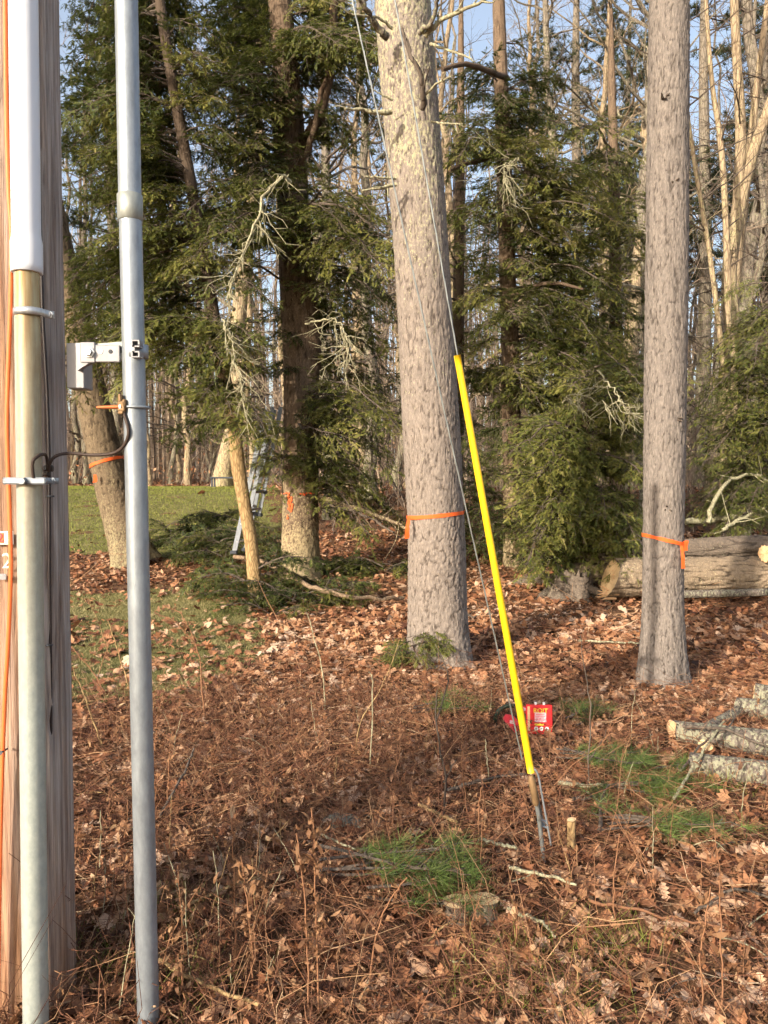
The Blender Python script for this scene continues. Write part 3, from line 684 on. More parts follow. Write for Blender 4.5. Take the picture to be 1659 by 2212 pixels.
p1 = px_path([(650, 1262, 11.5, 96), (649, 1200, 11.5, 80), (648, 1080, 11.5, 76), (650, 900, 11.5, 74), (648, 750, 11.5, 74), (640, 600, 11.5, 72), (632, 420, 11.5, 66), (625, 300, 11.5, 66), (618, 150, 11.5, 54), (605, 0, 11.5, 48), (595, -200, 11.5, 40), (590, -700, 11.5, 20)])
h1 = thing('hemlock_tree', 'large dark hemlock with orange spray paint around its sunlit base', 'tree', (p1[0, 0], p1[0, 1], p1[0, 2] - .02)); p1[0, 2] -= .08
trunk('trunk', p1, M['hemlock_bark'], h1, 100, 320, plate=(.04, .12), amp=.016, flare=.18, seed=12)
mb = MB()                                          # the trunk's second stem and heavy limbs
for q, r0, r1 in (([(655, 860, 11.5), (672, 760, 11.45), (670, 640, 11.4), (655, 520, 11.45)], .17, .12), ([(650, 320, 11.4), (690, 250, 11.2), (712, 150, 11.1), (722, 40, 11.0), (730, -80, 10.9)], .085, .05),
                  ([(640, 380, 11.3), (672, 300, 11.0), (690, 220, 10.9), (705, 170, 10.8)], .05, .03), ([(605, 270, 11.4), (560, 215, 11.1), (510, 190, 10.8), (440, 160, 10.4), (380, 115, 10.2)], .07, .03),
                  ([(610, 400, 11.3), (570, 350, 11), (530, 330, 10.8)], .05, .02), ([(645, 560, 11.3), (700, 535, 11), (760, 530, 10.6)], .05, .02)):
    mb = MB(); V, F = branch_tube([P(*c) for c in q], r0, r1, 9, 18, 3, .008); mb.add(V, F); mb.build('limb', M['hemlock_bark'], h1, True)
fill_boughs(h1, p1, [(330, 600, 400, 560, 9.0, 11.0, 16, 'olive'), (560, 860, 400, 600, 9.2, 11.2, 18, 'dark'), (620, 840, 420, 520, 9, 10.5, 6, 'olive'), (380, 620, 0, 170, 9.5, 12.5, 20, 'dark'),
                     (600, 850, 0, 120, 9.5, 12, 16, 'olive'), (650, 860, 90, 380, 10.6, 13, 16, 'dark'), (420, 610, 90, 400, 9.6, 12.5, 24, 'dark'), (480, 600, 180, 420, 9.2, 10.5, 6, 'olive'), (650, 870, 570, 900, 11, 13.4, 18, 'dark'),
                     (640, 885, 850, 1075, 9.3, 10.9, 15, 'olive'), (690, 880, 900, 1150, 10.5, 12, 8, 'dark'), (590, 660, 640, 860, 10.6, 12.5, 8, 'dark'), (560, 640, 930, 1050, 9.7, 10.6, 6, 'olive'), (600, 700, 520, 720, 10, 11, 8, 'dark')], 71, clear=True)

p4 = px_path([(552, 1268, 10.0, 30), (543, 1180, 10.0, 28), (528, 1090, 10.0, 28), (515, 1010, 10.0, 30), (503, 900, 10.0, 28), (482, 800, 10.0, 27), (462, 680, 10.0, 26), (438, 540, 10.0, 25), (400, 330, 10.0, 24), (368, 150, 10.0, 22), (345, 0, 10.0, 20), (320, -200, 10.0, 16), (300, -500, 10.0, 9)])
h4 = thing('hemlock_tree', 'slim curving hemlock with a pale peeling stem in front of the ladder', 'tree', (p4[0, 0], p4[0, 1], p4[0, 2] - .02)); p4[0, 2] -= .08
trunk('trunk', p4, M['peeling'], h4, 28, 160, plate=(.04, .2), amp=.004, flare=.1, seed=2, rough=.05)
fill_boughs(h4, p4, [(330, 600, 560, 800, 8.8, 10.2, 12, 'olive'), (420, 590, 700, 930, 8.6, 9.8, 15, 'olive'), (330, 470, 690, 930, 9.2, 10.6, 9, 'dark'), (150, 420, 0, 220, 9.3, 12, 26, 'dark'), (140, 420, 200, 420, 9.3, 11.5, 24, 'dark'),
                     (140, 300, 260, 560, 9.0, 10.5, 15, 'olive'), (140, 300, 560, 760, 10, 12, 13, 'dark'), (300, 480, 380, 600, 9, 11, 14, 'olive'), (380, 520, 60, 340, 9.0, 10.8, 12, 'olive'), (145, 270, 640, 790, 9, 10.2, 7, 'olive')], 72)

p2 = px_path([(1110, 1265, 12.3, 44), (1106, 1000, 12.3, 40), (1100, 700, 12.3, 36), (1090, 400, 12.3, 32), (1080, 100, 12.3, 27), (1072, -200, 12.3, 20), (1068, -500, 12.3, 10)])
h2 = thing('hemlock_tree', 'dense dark hemlock filling the gap between the two pines', 'tree', (p2[0, 0], p2[0, 1], p2[0, 2] - .02)); p2[0, 2] -= .1
trunk('trunk', p2, M['hemlock_bark'], h2, 40, 160, plate=(.04, .12), amp=.012, flare=.15, seed=4)
mb = MB()
for q, r0, r1 in (([(1095, 170, 12.2), (1060, 155, 11.7), (1010, 140, 11.2), (955, 150, 10.8)], .05, .03), ([(1100, 640, 12.2), (1180, 612, 11.7), (1260, 625, 11.4)], .045, .02), ([(1098, 330, 12.2), (1040, 345, 11.8), (970, 368, 11.2)], .05, .03)):
    mb = MB(); V, F = branch_tube([P(*c) for c in q], r0, r1, 7, 14, 3, .008); mb.add(V, F); mb.build('limb', M['hemlock_bark'], h2, True)
fill_boughs(h2, p2, [(960, 1230, 140, 300, 11.0, 13.2, 16, 'dark'), (960, 1390, 280, 430, 10.6, 12.8, 14, 'olive'), (960, 1180, 300, 600, 10.8, 13.2, 13, 'dark'), (1150, 1395, 430, 600, 10.8, 12.6, 12, 'olive'), (1000, 1395, 560, 720, 10.6, 13, 16, 'dark'),
                     (980, 1170, 600, 880, 10.8, 13.2, 12, 'olive'), (1150, 1395, 680, 860, 10.6, 12.2, 14, 'olive'), (990, 1150, 820, 1230, 11.0, 13.4, 22, 'dark'), (1130, 1390, 860, 1150, 11.4, 13.2, 18, 'dark')], 73)
p6 = px_path([(1335, 1255, 13.8, 34), (1332, 900, 13.8, 30), (1328, 500, 13.8, 24), (1322, 200, 13.8, 16), (1320, 20, 13.8, 6)])
h6 = thing('hemlock_tree', 'loose hemlock close behind the straight pine, sky showing through its boughs', 'tree', (p6[0, 0], p6[0, 1], p6[0, 2] - .02)); p6[0, 2] -= .2
trunk('trunk', p6, M['hemlock_bark'], h6, 30, 140, plate=(.04, .12), amp=.01, flare=.15, seed=14)
fill_boughs(h6, p6, [(1180, 1400, 250, 420, 11.8, 13.8, 10, 'olive'), (1170, 1440, 420, 640, 11.6, 13.8, 14, 'olive'), (1170, 1480, 620, 800, 11.4, 13.8, 16, 'dark'), (1150, 1480, 780, 1000, 11.6, 13.6, 14, 'olive')], 76, more=1.0)
p7 = px_path([(985, 1262, 14.2, 30), (988, 900, 14.2, 27), (992, 500, 14.2, 22), (995, 200, 14.2, 16), (996, 0, 14.2, 8)])
h7 = thing('hemlock_tree', 'slender hemlock standing directly right of the lichened pine', 'tree', (p7[0, 0], p7[0, 1], p7[0, 2] - .02)); p7[0, 2] -= .25
trunk('trunk', p7, M['hemlock_bark'], h7, 30, 140, plate=(.04, .12), amp=.01, flare=.15, seed=15)
fill_boughs(h7, p7, [(940, 1100, 230, 520, 12.4, 14.4, 7, 'olive'), (940, 1110, 520, 900, 12.4, 14.4, 9, 'olive'), (800, 900, 560, 900, 12.8, 14.6, 8, 'olive'), (980, 1100, 900, 1200, 12, 14, 12, 'dark')], 77, more=1.0)
p5 = px_path([(1270, 1262, 10.9, 26), (1272, 1150, 10.9, 23), (1268, 1000, 10.9, 20), (1262, 880, 10.9, 14), (1260, 800, 10.9, 6)])
h5 = thing('young_hemlock', 'bushy sunlit young hemlock behind the sawn logs', 'tree', (p5[0, 0], p5[0, 1], p5[0, 2] - .02)); p5[0, 2] -= .1
trunk('trunk', p5, M['hemlock_bark'], h5, 24, 90, plate=(.04, .1), amp=.006, seed=4)
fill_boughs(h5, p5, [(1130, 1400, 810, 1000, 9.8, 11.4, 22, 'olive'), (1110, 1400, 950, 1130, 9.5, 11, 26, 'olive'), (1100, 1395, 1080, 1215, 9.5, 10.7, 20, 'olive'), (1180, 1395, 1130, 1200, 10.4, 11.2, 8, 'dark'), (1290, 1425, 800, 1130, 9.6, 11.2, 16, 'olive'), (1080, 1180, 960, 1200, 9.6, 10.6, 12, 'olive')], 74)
p3 = px_path([(1690, 1200, 13, 36), (1690, 800, 13, 32), (1690, 400, 13, 26), (1690, 0, 13, 18)])
h3 = thing('hemlock_tree', 'hemlock reaching in from the edge beside the forked tree', 'tree', (p3[0, 0], p3[0, 1], p3[0, 2] - .02)); p3[0, 2] -= .2
trunk('trunk', p3, M['hemlock_bark'], h3, 30, 120, plate=(.04, .12), amp=.01, seed=6)
fill_boughs(h3, p3, [(1490, 1659, 640, 820, 11.2, 13.5, 5, 'olive'), (1490, 1680, 800, 960, 10.8, 12.8, 10, 'olive'), (1485, 1620, 950, 1130, 11.0, 12.6, 13, 'dark'), (1600, 1690, 660, 960, 11, 13, 8, 'olive')], 75)

# little hemlock seedling at the foot of the big pine
g = G(890, 1440); sp = thing('hemlock_seedling', 'low green hemlock sprig growing at the foot of the lichened pine', 'plant', tuple(g))
mb = MB(); V, F = branch_tube([g - [0, 0, .03], g + [.02, 0, .12], g + [0, .02, .24]], .007, .003, 5, 6); mb.add(V, F); mb.build('stem', M['twig_grey'], sp)
r = np.random.default_rng(9)
for i in range(15):
    a = g + [r.normal(0, .02), r.normal(0, .02), r.uniform(.04, .26)]; an = i * 2.4; l = r.uniform(.22, .42)
    put_bough(sp, a, a + np.array([math.cos(an) * l, math.sin(an) * l * .7 - .05, r.uniform(-.10, .14)]), 'olive' if i % 3 else 'dark', r)

# cut hemlock brush lying on the ground
r = np.random.default_rng(21)
brush = [(400, 1215, 'a'), (460, 1235, 'b'), (520, 1250, 'c'), (560, 1300, 'd'), (640, 1320, 'e'), (690, 1310, 'f'), (380, 1180, 'g'), (480, 1170, 'h'), (600, 1280, 'i'), (715, 1240, 'j'), (815, 1240, 'k'), (560, 1200, 'l')]
blab = ['left end of the brush heap by the galvanised mast', 'low front of the brush heap', 'under the ladder foot', 'just left of the broken branch', 'in front of the fallen branch', 'at the right tip of the brush heap',
        'against the lawn at the mast', 'on top of the heap below the ladder', 'beneath the broken branch end', 'beside the painted hemlock base', 'between painted hemlock and lichened pine', 'at the slim stem foot']
for (px, py, _), lb in zip(brush, blab):
    g = G(px, py); br = thing('cut_hemlock_bough', 'cut hemlock bough lying ' + lb, 'branch', tuple(g), 'cut hemlock brush on the ground')
    for i in range(13):
        an = r.uniform(0, 6.28); l = r.uniform(.5, 1.0); a = g + [r.normal(0, .16), r.normal(0, .12), r.uniform(.02, .48) if px < 600 else r.uniform(.0, .16)]
        put_bough(br, a, a + np.array([math.cos(an) * l, math.sin(an) * l * .6, r.uniform(-.12, .22)]), 'dark' if r.random() < .8 else 'olive', r)

# ------------------------------------------------------------------ bare trees of the woods behind
def bare_tree_meshes(seed, Ht, r0, first, mats, fork=False, dens=1.0):
    rs = np.random.default_rng(seed)
    k = 26; u = np.linspace(0, 1, k)
    ax = np.stack([np.cumsum(rs.normal(0, .10, k)) * Ht * .05, np.cumsum(rs.normal(0, .08, k)) * Ht * .05, u * Ht], -1); ax[0, :2] = 0
    rr = r0 * (1 - .82 * u ** 1.1) * (1 + .35 * np.exp(-u * 60))
    tm = MB(); V, F = tubes(ax, rr, 12); tm.add(V, F)
    cm = MB()
    nb = int(38 * dens); tb = np.sort(rs.uniform(first, .98, nb)); idx = tb * (k - 1); j = idx.astype(int)
    P2, R2 = [], []
    lev2 = []
    for i in range(nb):
        b = ax[j[i]] + (ax[min(j[i] + 1, k - 1)] - ax[j[i]]) * (idx[i] - j[i]); an = rs.uniform(0, 6.28)
        el = rs.uniform(.15, .95); L = Ht * (.30 * (1 - tb[i]) + .06) * rs.uniform(.5, 1.15)
        if tb[i] < .4: L *= .65; el = rs.uniform(-.1, .5)
        d = np.array([math.cos(an) * math.cos(el), math.sin(an) * math.cos(el), math.sin(el)])
        s = np.linspace(0, 1, 8)[:, None]; p = b + d * s * L; p[:, 2] += (s[:, 0] ** 2) * L * rs.uniform(-.05, .3); p[1:] += np.cumsum(rs.normal(0, .035 * L, (7, 3)), 0)
        P2.append(p); R2.append(np.linspace(min(.32 * rr[j[i]] + .006, .06), .006, 8))
        for q in range(int(7 * dens)):
            t0 = rs.integers(2, 8); dd = norm(norm(p[t0] - p[t0 - 1]) + rs.normal(0, .6, 3)); l2 = L * rs.uniform(.18, .45)
            s5 = np.linspace(0, 1, 5)[:, None]; p2 = p[t0] + dd * s5 * l2 + np.cumsum(rs.normal(0, .03 * l2, (5, 3)), 0) * s5
            lev2.append((p2, .008, l2))
    V, F = tubes(np.array(P2), np.array(R2), 5); cm.add(V, F)
    V, F = tubes(np.array([a[0] for a in lev2]), np.repeat(np.linspace(.007, .003, 5)[None], len(lev2), 0), 3); cm.add(V, F)
    l3 = []
    for p2, _, l2 in lev2:
        for q in range(3):
            t0 = rs.integers(1, 5); dd = norm(norm(p2[t0] - p2[t0 - 1]) + rs.normal(0, .6, 3)); l = l2 * rs.uniform(.25, .55)
            l3.append(p2[t0] + dd * np.linspace(0, 1, 3)[:, None] * l + rs.normal(0, .02 * l, (3, 3)) * np.linspace(0, 1, 3)[:, None])
    V, F = tubes(np.array(l3), np.repeat(np.linspace(.004, .002, 3)[None], len(l3), 0), 3); cm.add(V, F)
    return tm.mesh('bare_trunk', [mats[0]], True), cm.mesh('bare_crown', [mats[1]])
VAR = [bare_tree_meshes(200 + i, 20, r0, f, (M[a], M[b]), dens=dn) for i, (r0, f, a, b, dn) in enumerate(
    [(.17, .12, 'tan_bark', 'tan_bark', 1), (.16, .08, 'grey_bark', 'twig_grey', 1.1), (.19, .15, 'grey_bark', 'grey_bark', .9), (.12, .08, 'tan_bark', 'twig_grey', 1.0), (.10, .06, 'grey_bark', 'tan_bark', .9), (.22, .2, 'tan_bark', 'grey_bark', .9)])]
def bare_tree(x, y, var, sc, yaw, label, group=None, lean=(0, 0), name='bare_tree'):
    o = thing(name, label, 'tree', (x, y, float(H(x, y)) - .1), group)
    o.rotation_euler = (lean[0], lean[1], yaw); o.scale = (sc, sc, sc)
    obj('trunk', VAR[var][0], o); obj('crown', VAR[var][1], o); return o
def at_px(px, Y): return (px - 829.5) / FPX * Y, Y
FEAT = [(478, 30, 5, 1.55, 'broad sunlit tan trunk standing just beyond the lawn crest'), (405, 34, 3, 1.2, 'slender pale trunk behind the lawn, left of the broad tan trunk'), (1212, 18, 2, .82, 'grey lichened trunk rising above the dark hemlock, left of two'),
        (1302, 19, 0, .80, 'tan trunk above the hemlock close to the straight pine'), (1397, 16.5, 2, .85, 'grey trunk half hidden behind the straight pine'), (1607, 25, 2, 1.5, 'stout grey trunk low behind the brush right of the straight pine'),
        (712, 17, 1, .9, 'dark narrow trunk between large hemlock and lichened pine'), (803, 20, 2, .9, 'grey trunk just left of the lichened pine'), (752, 26, 0, 1.0, 'pale thin trunk in the gap left of the lichened pine'),
        (980, 22, 0, .9, 'tan trunk immediately right of the lichened pine top'), (1075, 24, 5, .8, 'tall tan trunk right of the lichened pine behind the hemlock'), (545, 33, 3, 1.3, 'thin pale trunk behind the ladder')]
for i, (px, Y, v, sc, lb) in enumerate(FEAT):
    x, y = at_px(px, Y); bare_tree(x, y, v, sc, i * 1.3, lb, 'bare trees of the woods', (random.uniform(-.02, .02), random.uniform(-.02, .02)))
# forked pale tree and its thin neighbours at the right
def custom_tree(name, label, stems, mat, seed, twn=14, cat='tree', group=None):
    q0 = px_path(stems[0]); o = thing(name, label, cat, (q0[0, 0], q0[0, 1], float(H(q0[0, 0], q0[0, 1])) - .05), group)
    mb = MB(); cm = MB(); r = np.random.default_rng(seed)
    for si, st in enumerate(stems):
        q = px_path(st)
        if si == 0: q = np.vstack([[q[0, 0], q[0, 1], o.location[2] - .1, q[0, 3] * 1.15], q])
        s = spline(q, 40); V, F = tubes(s[:, :3], s[:, 3], 12); mb.add(V, F)
        for k in range(twn):
            i = r.integers(8, 39); an = r.uniform(0, 6.28); d = np.array([math.cos(an), math.sin(an), r.uniform(-.1, .9)]); L = r.uniform(.5, 1.8)
            p = s[i, :3] + norm(d) * np.linspace(0, 1, 6)[:, None] * L + np.cumsum(r.normal(0, .04 * L, (6, 3)), 0) * np.linspace(0, 1, 6)[:, None]
            V, F = tubes(p, np.linspace(.016, .004, 6), 4); cm.add(V, F)
            for _ in range(4):
                j = r.integers(1, 6); dd = norm(d + r.normal(0, .7, 3)); V, F = tubes(p[j] + dd * np.linspace(0, 1, 4)[:, None] * L * r.uniform(.2, .5) + r.normal(0, .015, (4, 3)), np.linspace(.006, .003, 4), 3); cm.add(V, F)
    mb.build('trunk', mat, o, True); cm.build('crown', M['twig_grey'], o); return o
custom_tree('forked_tree', 'sunlit pale tree forking into a V at the far right', [[(1598, 1040, 15, 44), (1592, 940, 15, 40), (1585, 740, 15, 34), (1575, 600, 15, 30), (1590, 480, 15, 30), (1612, 380, 15, 26), (1640, 290, 15, 22), (1665, 220, 15, 20), (1720, 60, 15, 16), (1760, -100, 15, 10)],
            [(1592, 470, 15, 22), (1600, 300, 15, 22), (1592, 130, 15, 19), (1586, 0, 15, 17), (1580, -250, 15, 10)]], M['tan_bark'], 31)
custom_tree('sapling', 'thin pale sapling curving up beside the forked tree', [[(1556, 1060, 14, 16), (1568, 900, 14, 15), (1572, 640, 14, 15), (1566, 440, 14, 13), (1556, 300, 14, 12), (1538, 180, 14, 10), (1525, 0, 14, 8), (1520, -150, 14, 5)]], M['tan_bark'], 32)
custom_tree('sapling', 'thin leaning sapling right against the straight pine', [[(1590, 1040, 13.6, 12), (1545, 640, 13.6, 11), (1520, 470, 13.6, 10), (1497, 330, 13.6, 9), (1480, 200, 13.6, 7), (1470, 30, 13.6, 5)]], M['tan_bark'], 33)
custom_tree('birch_tree', 'pale leaning trunk low between the straight pine and the stout grey trunk', [[(1540, 975, 17, 28), (1560, 860, 17, 27), (1575, 740, 17, 24), (1600, 500, 17, 20), (1640, 150, 17, 14), (1670, -100, 17, 8)]], M['tan_bark'], 34)
r = np.random.default_rng(55); cnt = 0
LB = ['bare tan trunk', 'twiggy grey trunk', 'lichened grey trunk', 'slim tan trunk', 'slim grey trunk', 'thick tan trunk']
def where(px):
    for lim, w_ in ((0, 'beyond the left picture edge'), (150, 'behind the utility pole'), (330, 'behind the galvanised mast'), (480, 'beyond the lawn, right of the mast'), (600, 'beyond the lawn, left of the large hemlock'), (700, 'behind the large hemlock'), (790, 'just right of the large hemlock'), (870, 'just left of the lichened pine'), (1000, 'behind the lichened pine'),
                    (1120, 'behind the dark hemlock, near the lichened pine'), (1250, 'behind the dark hemlock'), (1390, 'left of the straight pine'), (1490, 'behind the straight pine'), (1580, 'right of the straight pine'), (1660, 'by the right picture edge'), (9999, 'beyond the right picture edge')):
        if px < lim: return w_
def depth_word(Y): return 'in the nearer woods' if Y < 24 else 'in the middle woods' if Y < 34 else 'deep in the woods' if Y < 42 else 'in the farthest woods'
for i in range(74):
    Y = 17 + 33 * r.random() ** .8; px = -250 + 2160 * ((i * .6180339 + r.random() * .02) % 1); v = int(r.integers(0, 6))
    x, y = at_px(px, Y)
    if lawn_mask(x, y) > .3 or (Y < 33 and px < 600): Y = r.uniform(33, 50); x, y = at_px(px, Y)
    bare_tree(x, y, v, r.uniform(.65, 1.2), r.uniform(0, 6.28), LB[v] + ' ' + depth_word(Y) + ', ' + where(px), 'scattered bare trees of the woods', (r.normal(0, .025), r.normal(0, .025)))

# unseen trees added behind the viewer to soften the sun on near ground
for i, (x, y, v, sc) in enumerate([(-14.5, -15, 4, .48), (-9.3, -15.5, 4, .47), (-17.5, -17, 4, .5)]):
    bare_tree(x, y, v, sc, i * 1.1, ['small bare tree across the road, behind the viewer', 'small bare twiggy tree across the road, behind the viewer'][i % 2], 'roadside trees behind the viewer')

# white pines in the woods: trunk with tufted boughs
def pine_tuft_mesh(name, L, seed, mat, tufts=34, nl=.11, nw=.0035, per=14):
    rs = np.random.default_rng(seed); mb = MB()
    k = 8; u = np.linspace(0, 1, k); ax = np.stack([u * L, .05 * L * np.sin(u * 4 + seed), .12 * L * u ** 2], -1); V, F = tubes(ax, np.linspace(.012 * L + .004, .003, k), 4); mb.add(V, F, .3, 1)
    B = []
    for i in range(tufts):
        t = rs.uniform(.25, 1); a = np.array([np.interp(t, u, ax[:, c]) for c in range(3)]); e = a + np.array([rs.uniform(.0, .25), rs.normal(0, .22), rs.normal(.02, .07)]) * L * .6
        V, F = tubes(np.stack([a, (a + e) / 2 + rs.normal(0, .01, 3), e]), [.004, .003, .002], 3); mb.add(V, F, .3, 1); B.append(e); B.append((a + e * 2) / 3)
    B = np.repeat(np.array(B), per, 0); n = len(B); d = norm(rs.normal(0, 1, (n, 3)) + np.array([.9, 0, .35])); sd_ = norm(np.cross(d, rs.normal(0, 1, (n, 3)))) * nw
    V = np.stack([B - sd_, B + sd_, B + d * nl * rs.uniform(.7, 1.15, (n, 1))], 1); mb.add(V, np.arange(3 * n).reshape(-1, 3), np.repeat(np.clip(np.repeat(rs.beta(2, 2, n // per), per) + rs.normal(0, .1, n), 0, 1), 3), 0)
    return mb.mesh(name, [mat, M['twig_grey']])
PT = [pine_tuft_mesh('pine_bough_far', 2.0, 300 + i, M['pine_far'], 40, .16, .008, 16) for i in range(3)]
for i, (px, Y, lb) in enumerate([(1240, 30, 'white pine with high green tufts behind the hemlock top'), (1350, 36, 'distant white pine left of the straight pine'), (1510, 28, 'white pine crown showing right of the straight pine'), (1640, 34, 'distant white pine at the far right edge'), (250, 36, 'distant white pine behind the galvanised mast'), (900, 40, 'distant white pine behind the lichened pine')]):
    x, y = at_px(px, Y); z0 = float(H(x, y)) - .1; Ht = 24; o = thing('white_pine', lb, 'tree', (x, y, z0), 'white pines in the woods')
    q = np.array([[x, y, z0, .26], [x + .1, y, z0 + 8, .22], [x - .1, y, z0 + 16, .15], [x, y, z0 + Ht, .03]]); s = spline(q, 30); mb = MB(); V, F = tubes(s[:, :3], s[:, 3], 10); mb.add(V, F); mb.build('trunk', M['grey_bark'], o, True)
    for b in range(60):
        zz = r.uniform(8, Ht - .5); an = r.uniform(0, 6.28); l = (1 - zz / Ht) * 3.5 + 1.3; ax = np.array([x, y, z0 + zz]); d = np.array([math.cos(an), math.sin(an), .15]); Rm = frame(d) * l / 2.0
        c = bpy.data.objects.new('bough', PT[b % 3]); COL.objects.link(c); c.parent = o; c.matrix_local = Matrix([[*Rm[k], ax[k] - o.location[k]] for k in range(3)] + [[0, 0, 0, 1]])

# the far mass of the forest and its brush
mb = MB(); n = 1500; y = rs.uniform(42, 105, n); x = rs.uniform(-.95, .95, n) * y; h = rs.uniform(9, 24, n); k = 5; s = np.linspace(0, 1, k)
Pt = np.stack([x, y, H(x, y) - .2], -1)[:, None] + np.stack([0 * s, 0 * s, s], -1)[None] * h[:, None, None] + rs.normal(0, .35, (n, k, 3)) * s[None, :, None] * np.array([1, 1, 0])
V, F = tubes(Pt, rs.uniform(.05, .19, n)[:, None] * (1 - .75 * s[None]), 5); mb.add(V, F, np.repeat(rs.beta(2, 2, n), k * 5))
n2 = 15000; i = rs.integers(0, n, n2); tt = rs.beta(1.4, 1.4, n2); b = Pt[i, 0] + (Pt[i, -1] - Pt[i, 0]) * tt[:, None]; an = rs.uniform(0, 6.28, n2); el = rs.uniform(-.1, 1.2, n2); L = rs.uniform(.7, 3.6, n2)
d = np.stack([np.cos(an) * np.cos(el), np.sin(an) * np.cos(el), np.sin(el)], -1); s3 = np.linspace(0, 1, 3)
Q = b[:, None] + d[:, None] * (s3[None, :, None] * L[:, None, None]) + rs.normal(0, .12, (n2, 3, 3)) * s3[None, :, None]
V, F = tubes(Q, np.repeat(np.array([[.03, .018, .008]]), n2, 0) * rs.uniform(.5, 1.3, (n2, 1)), 3); mb.add(V, F, np.repeat(rs.beta(2, 2, n2), 9))
o = mb.build('far_woods', M['far_stem']); tag(o, 'distant bare winter woods behind the lawn and hemlocks', 'woods', None, 'stuff')
mb = MB(); n = 6500; y = rs.uniform(15, 60, n); x = rs.uniform(-.75, .75, n) * y; kp = lawn_mask(x, y) < .05; kp &= ~((x < -.13 * y) & (y < 32)); x, y = x[kp], y[kp]; n = len(x)
Pt, Rd = rand_twigs(n, x, y, np.zeros(n), rs.gamma(4, .42, n), rs.uniform(.003, .012, n), rs.normal(1.25, .3, n), rs, 4, .3)
V, F = tubes(Pt, Rd, 3); mb.add(V, F, np.repeat(rs.beta(1.6, 2.2, n), 12))
n = 800; y = rs.uniform(17, 48, n); x = rs.uniform(-.75, .75, n) * y; kp = (lawn_mask(x, y) < .05) & ~((x < -.13 * y) & (y < 33)); x, y = x[kp], y[kp]; n = len(x); h = rs.gamma(5, 1.2, n); k = 8; s = np.linspace(0, 1, k)
Pt = np.stack([x, y, H(x, y) - .1], -1)[:, None] + np.stack([0 * s, 0 * s, s], -1)[None] * h[:, None, None] + np.cumsum(rs.normal(0, .05, (n, k, 3)), 1) * h[:, None, None] * np.array([1, 1, .1]) * (s > 0)[None, :, None]
V, F = tubes(Pt, (rs.uniform(.010, .028, n) * np.minimum(1, h / 5))[:, None] * (1.05 - s[None]), 4); mb.add(V, F, np.repeat(rs.beta(1.8, 2, n), k * 4))
n2 = 15 * n; i = np.repeat(np.arange(n), 15); j = rs.integers(2, k, n2); an = rs.uniform(0, 6.28, n2); el = rs.uniform(-.2, 1.1, n2); d = np.stack([np.cos(an) * np.cos(el), np.sin(an) * np.cos(el), np.sin(el)], -1); L = h[i] * rs.uniform(.06, .28, n2); s4 = np.linspace(0, 1, 4)
Q = Pt[i, j][:, None] + d[:, None] * (s4[None, :, None] * L[:, None, None]) + np.cumsum(rs.normal(0, .06, (n2, 4, 3)), 1) * L[:, None, None] * s4[None, :, None]
V, F = tubes(Q, np.repeat(np.linspace(.007, .003, 4)[None], n2, 0), 3); mb.add(V, F, np.repeat(rs.beta(1.8, 2, n)[i], 12))
o = mb.build('undergrowth', M['far_stem']); tag(o, 'leafless brush and saplings on the forest floor behind', 'undergrowth', None, 'stuff')
mb = MB(); n = 2600; y = rs.uniform(31, 48, n); x = rs.uniform(-.75, .75, n) * y    # beech and oak leaves still hanging low
scatter(mb, TS, np.stack([x, y, H(x, y) + rs.gamma(2, .5, n)], -1), rs.uniform(.10, .18, n), 1.0, np.clip(rs.beta(3, 2, n), 0, 1), rs)
o = mb.build('hanging_dead_leaves', M['leaf']); tag(o, 'tan dead leaves still hanging in the brush behind the lawn', 'dead leaves', None, 'stuff')

# low dark frame standing on the far lawn
a, b = P(457, 1034, 27), P(545, 1030, 27); zf = float(H(a[0], 27)); o = thing('garden_bench', 'low dark bench-like frame on the far lawn by the broad tan trunk', 'bench', (a[0], 27, zf)); mb = MB()
V, F = box((a + b) / 2, (b[0] - a[0], .55, .06), None, .01); mb.add(V, F); mb.build('top_board', M['dark'], o)
for q in (a, b):
    for dy in (-.2, .2):
        zt = (a[2] + b[2]) / 2 - .03
        mb = MB(); V, F = box((q[0] + (.06 if q is a else -.06), 27 + dy, (zf - .1 + zt) / 2), (.06, .06, zt - zf + .1)); mb.add(V, F); mb.build('leg', M['dark'], o)

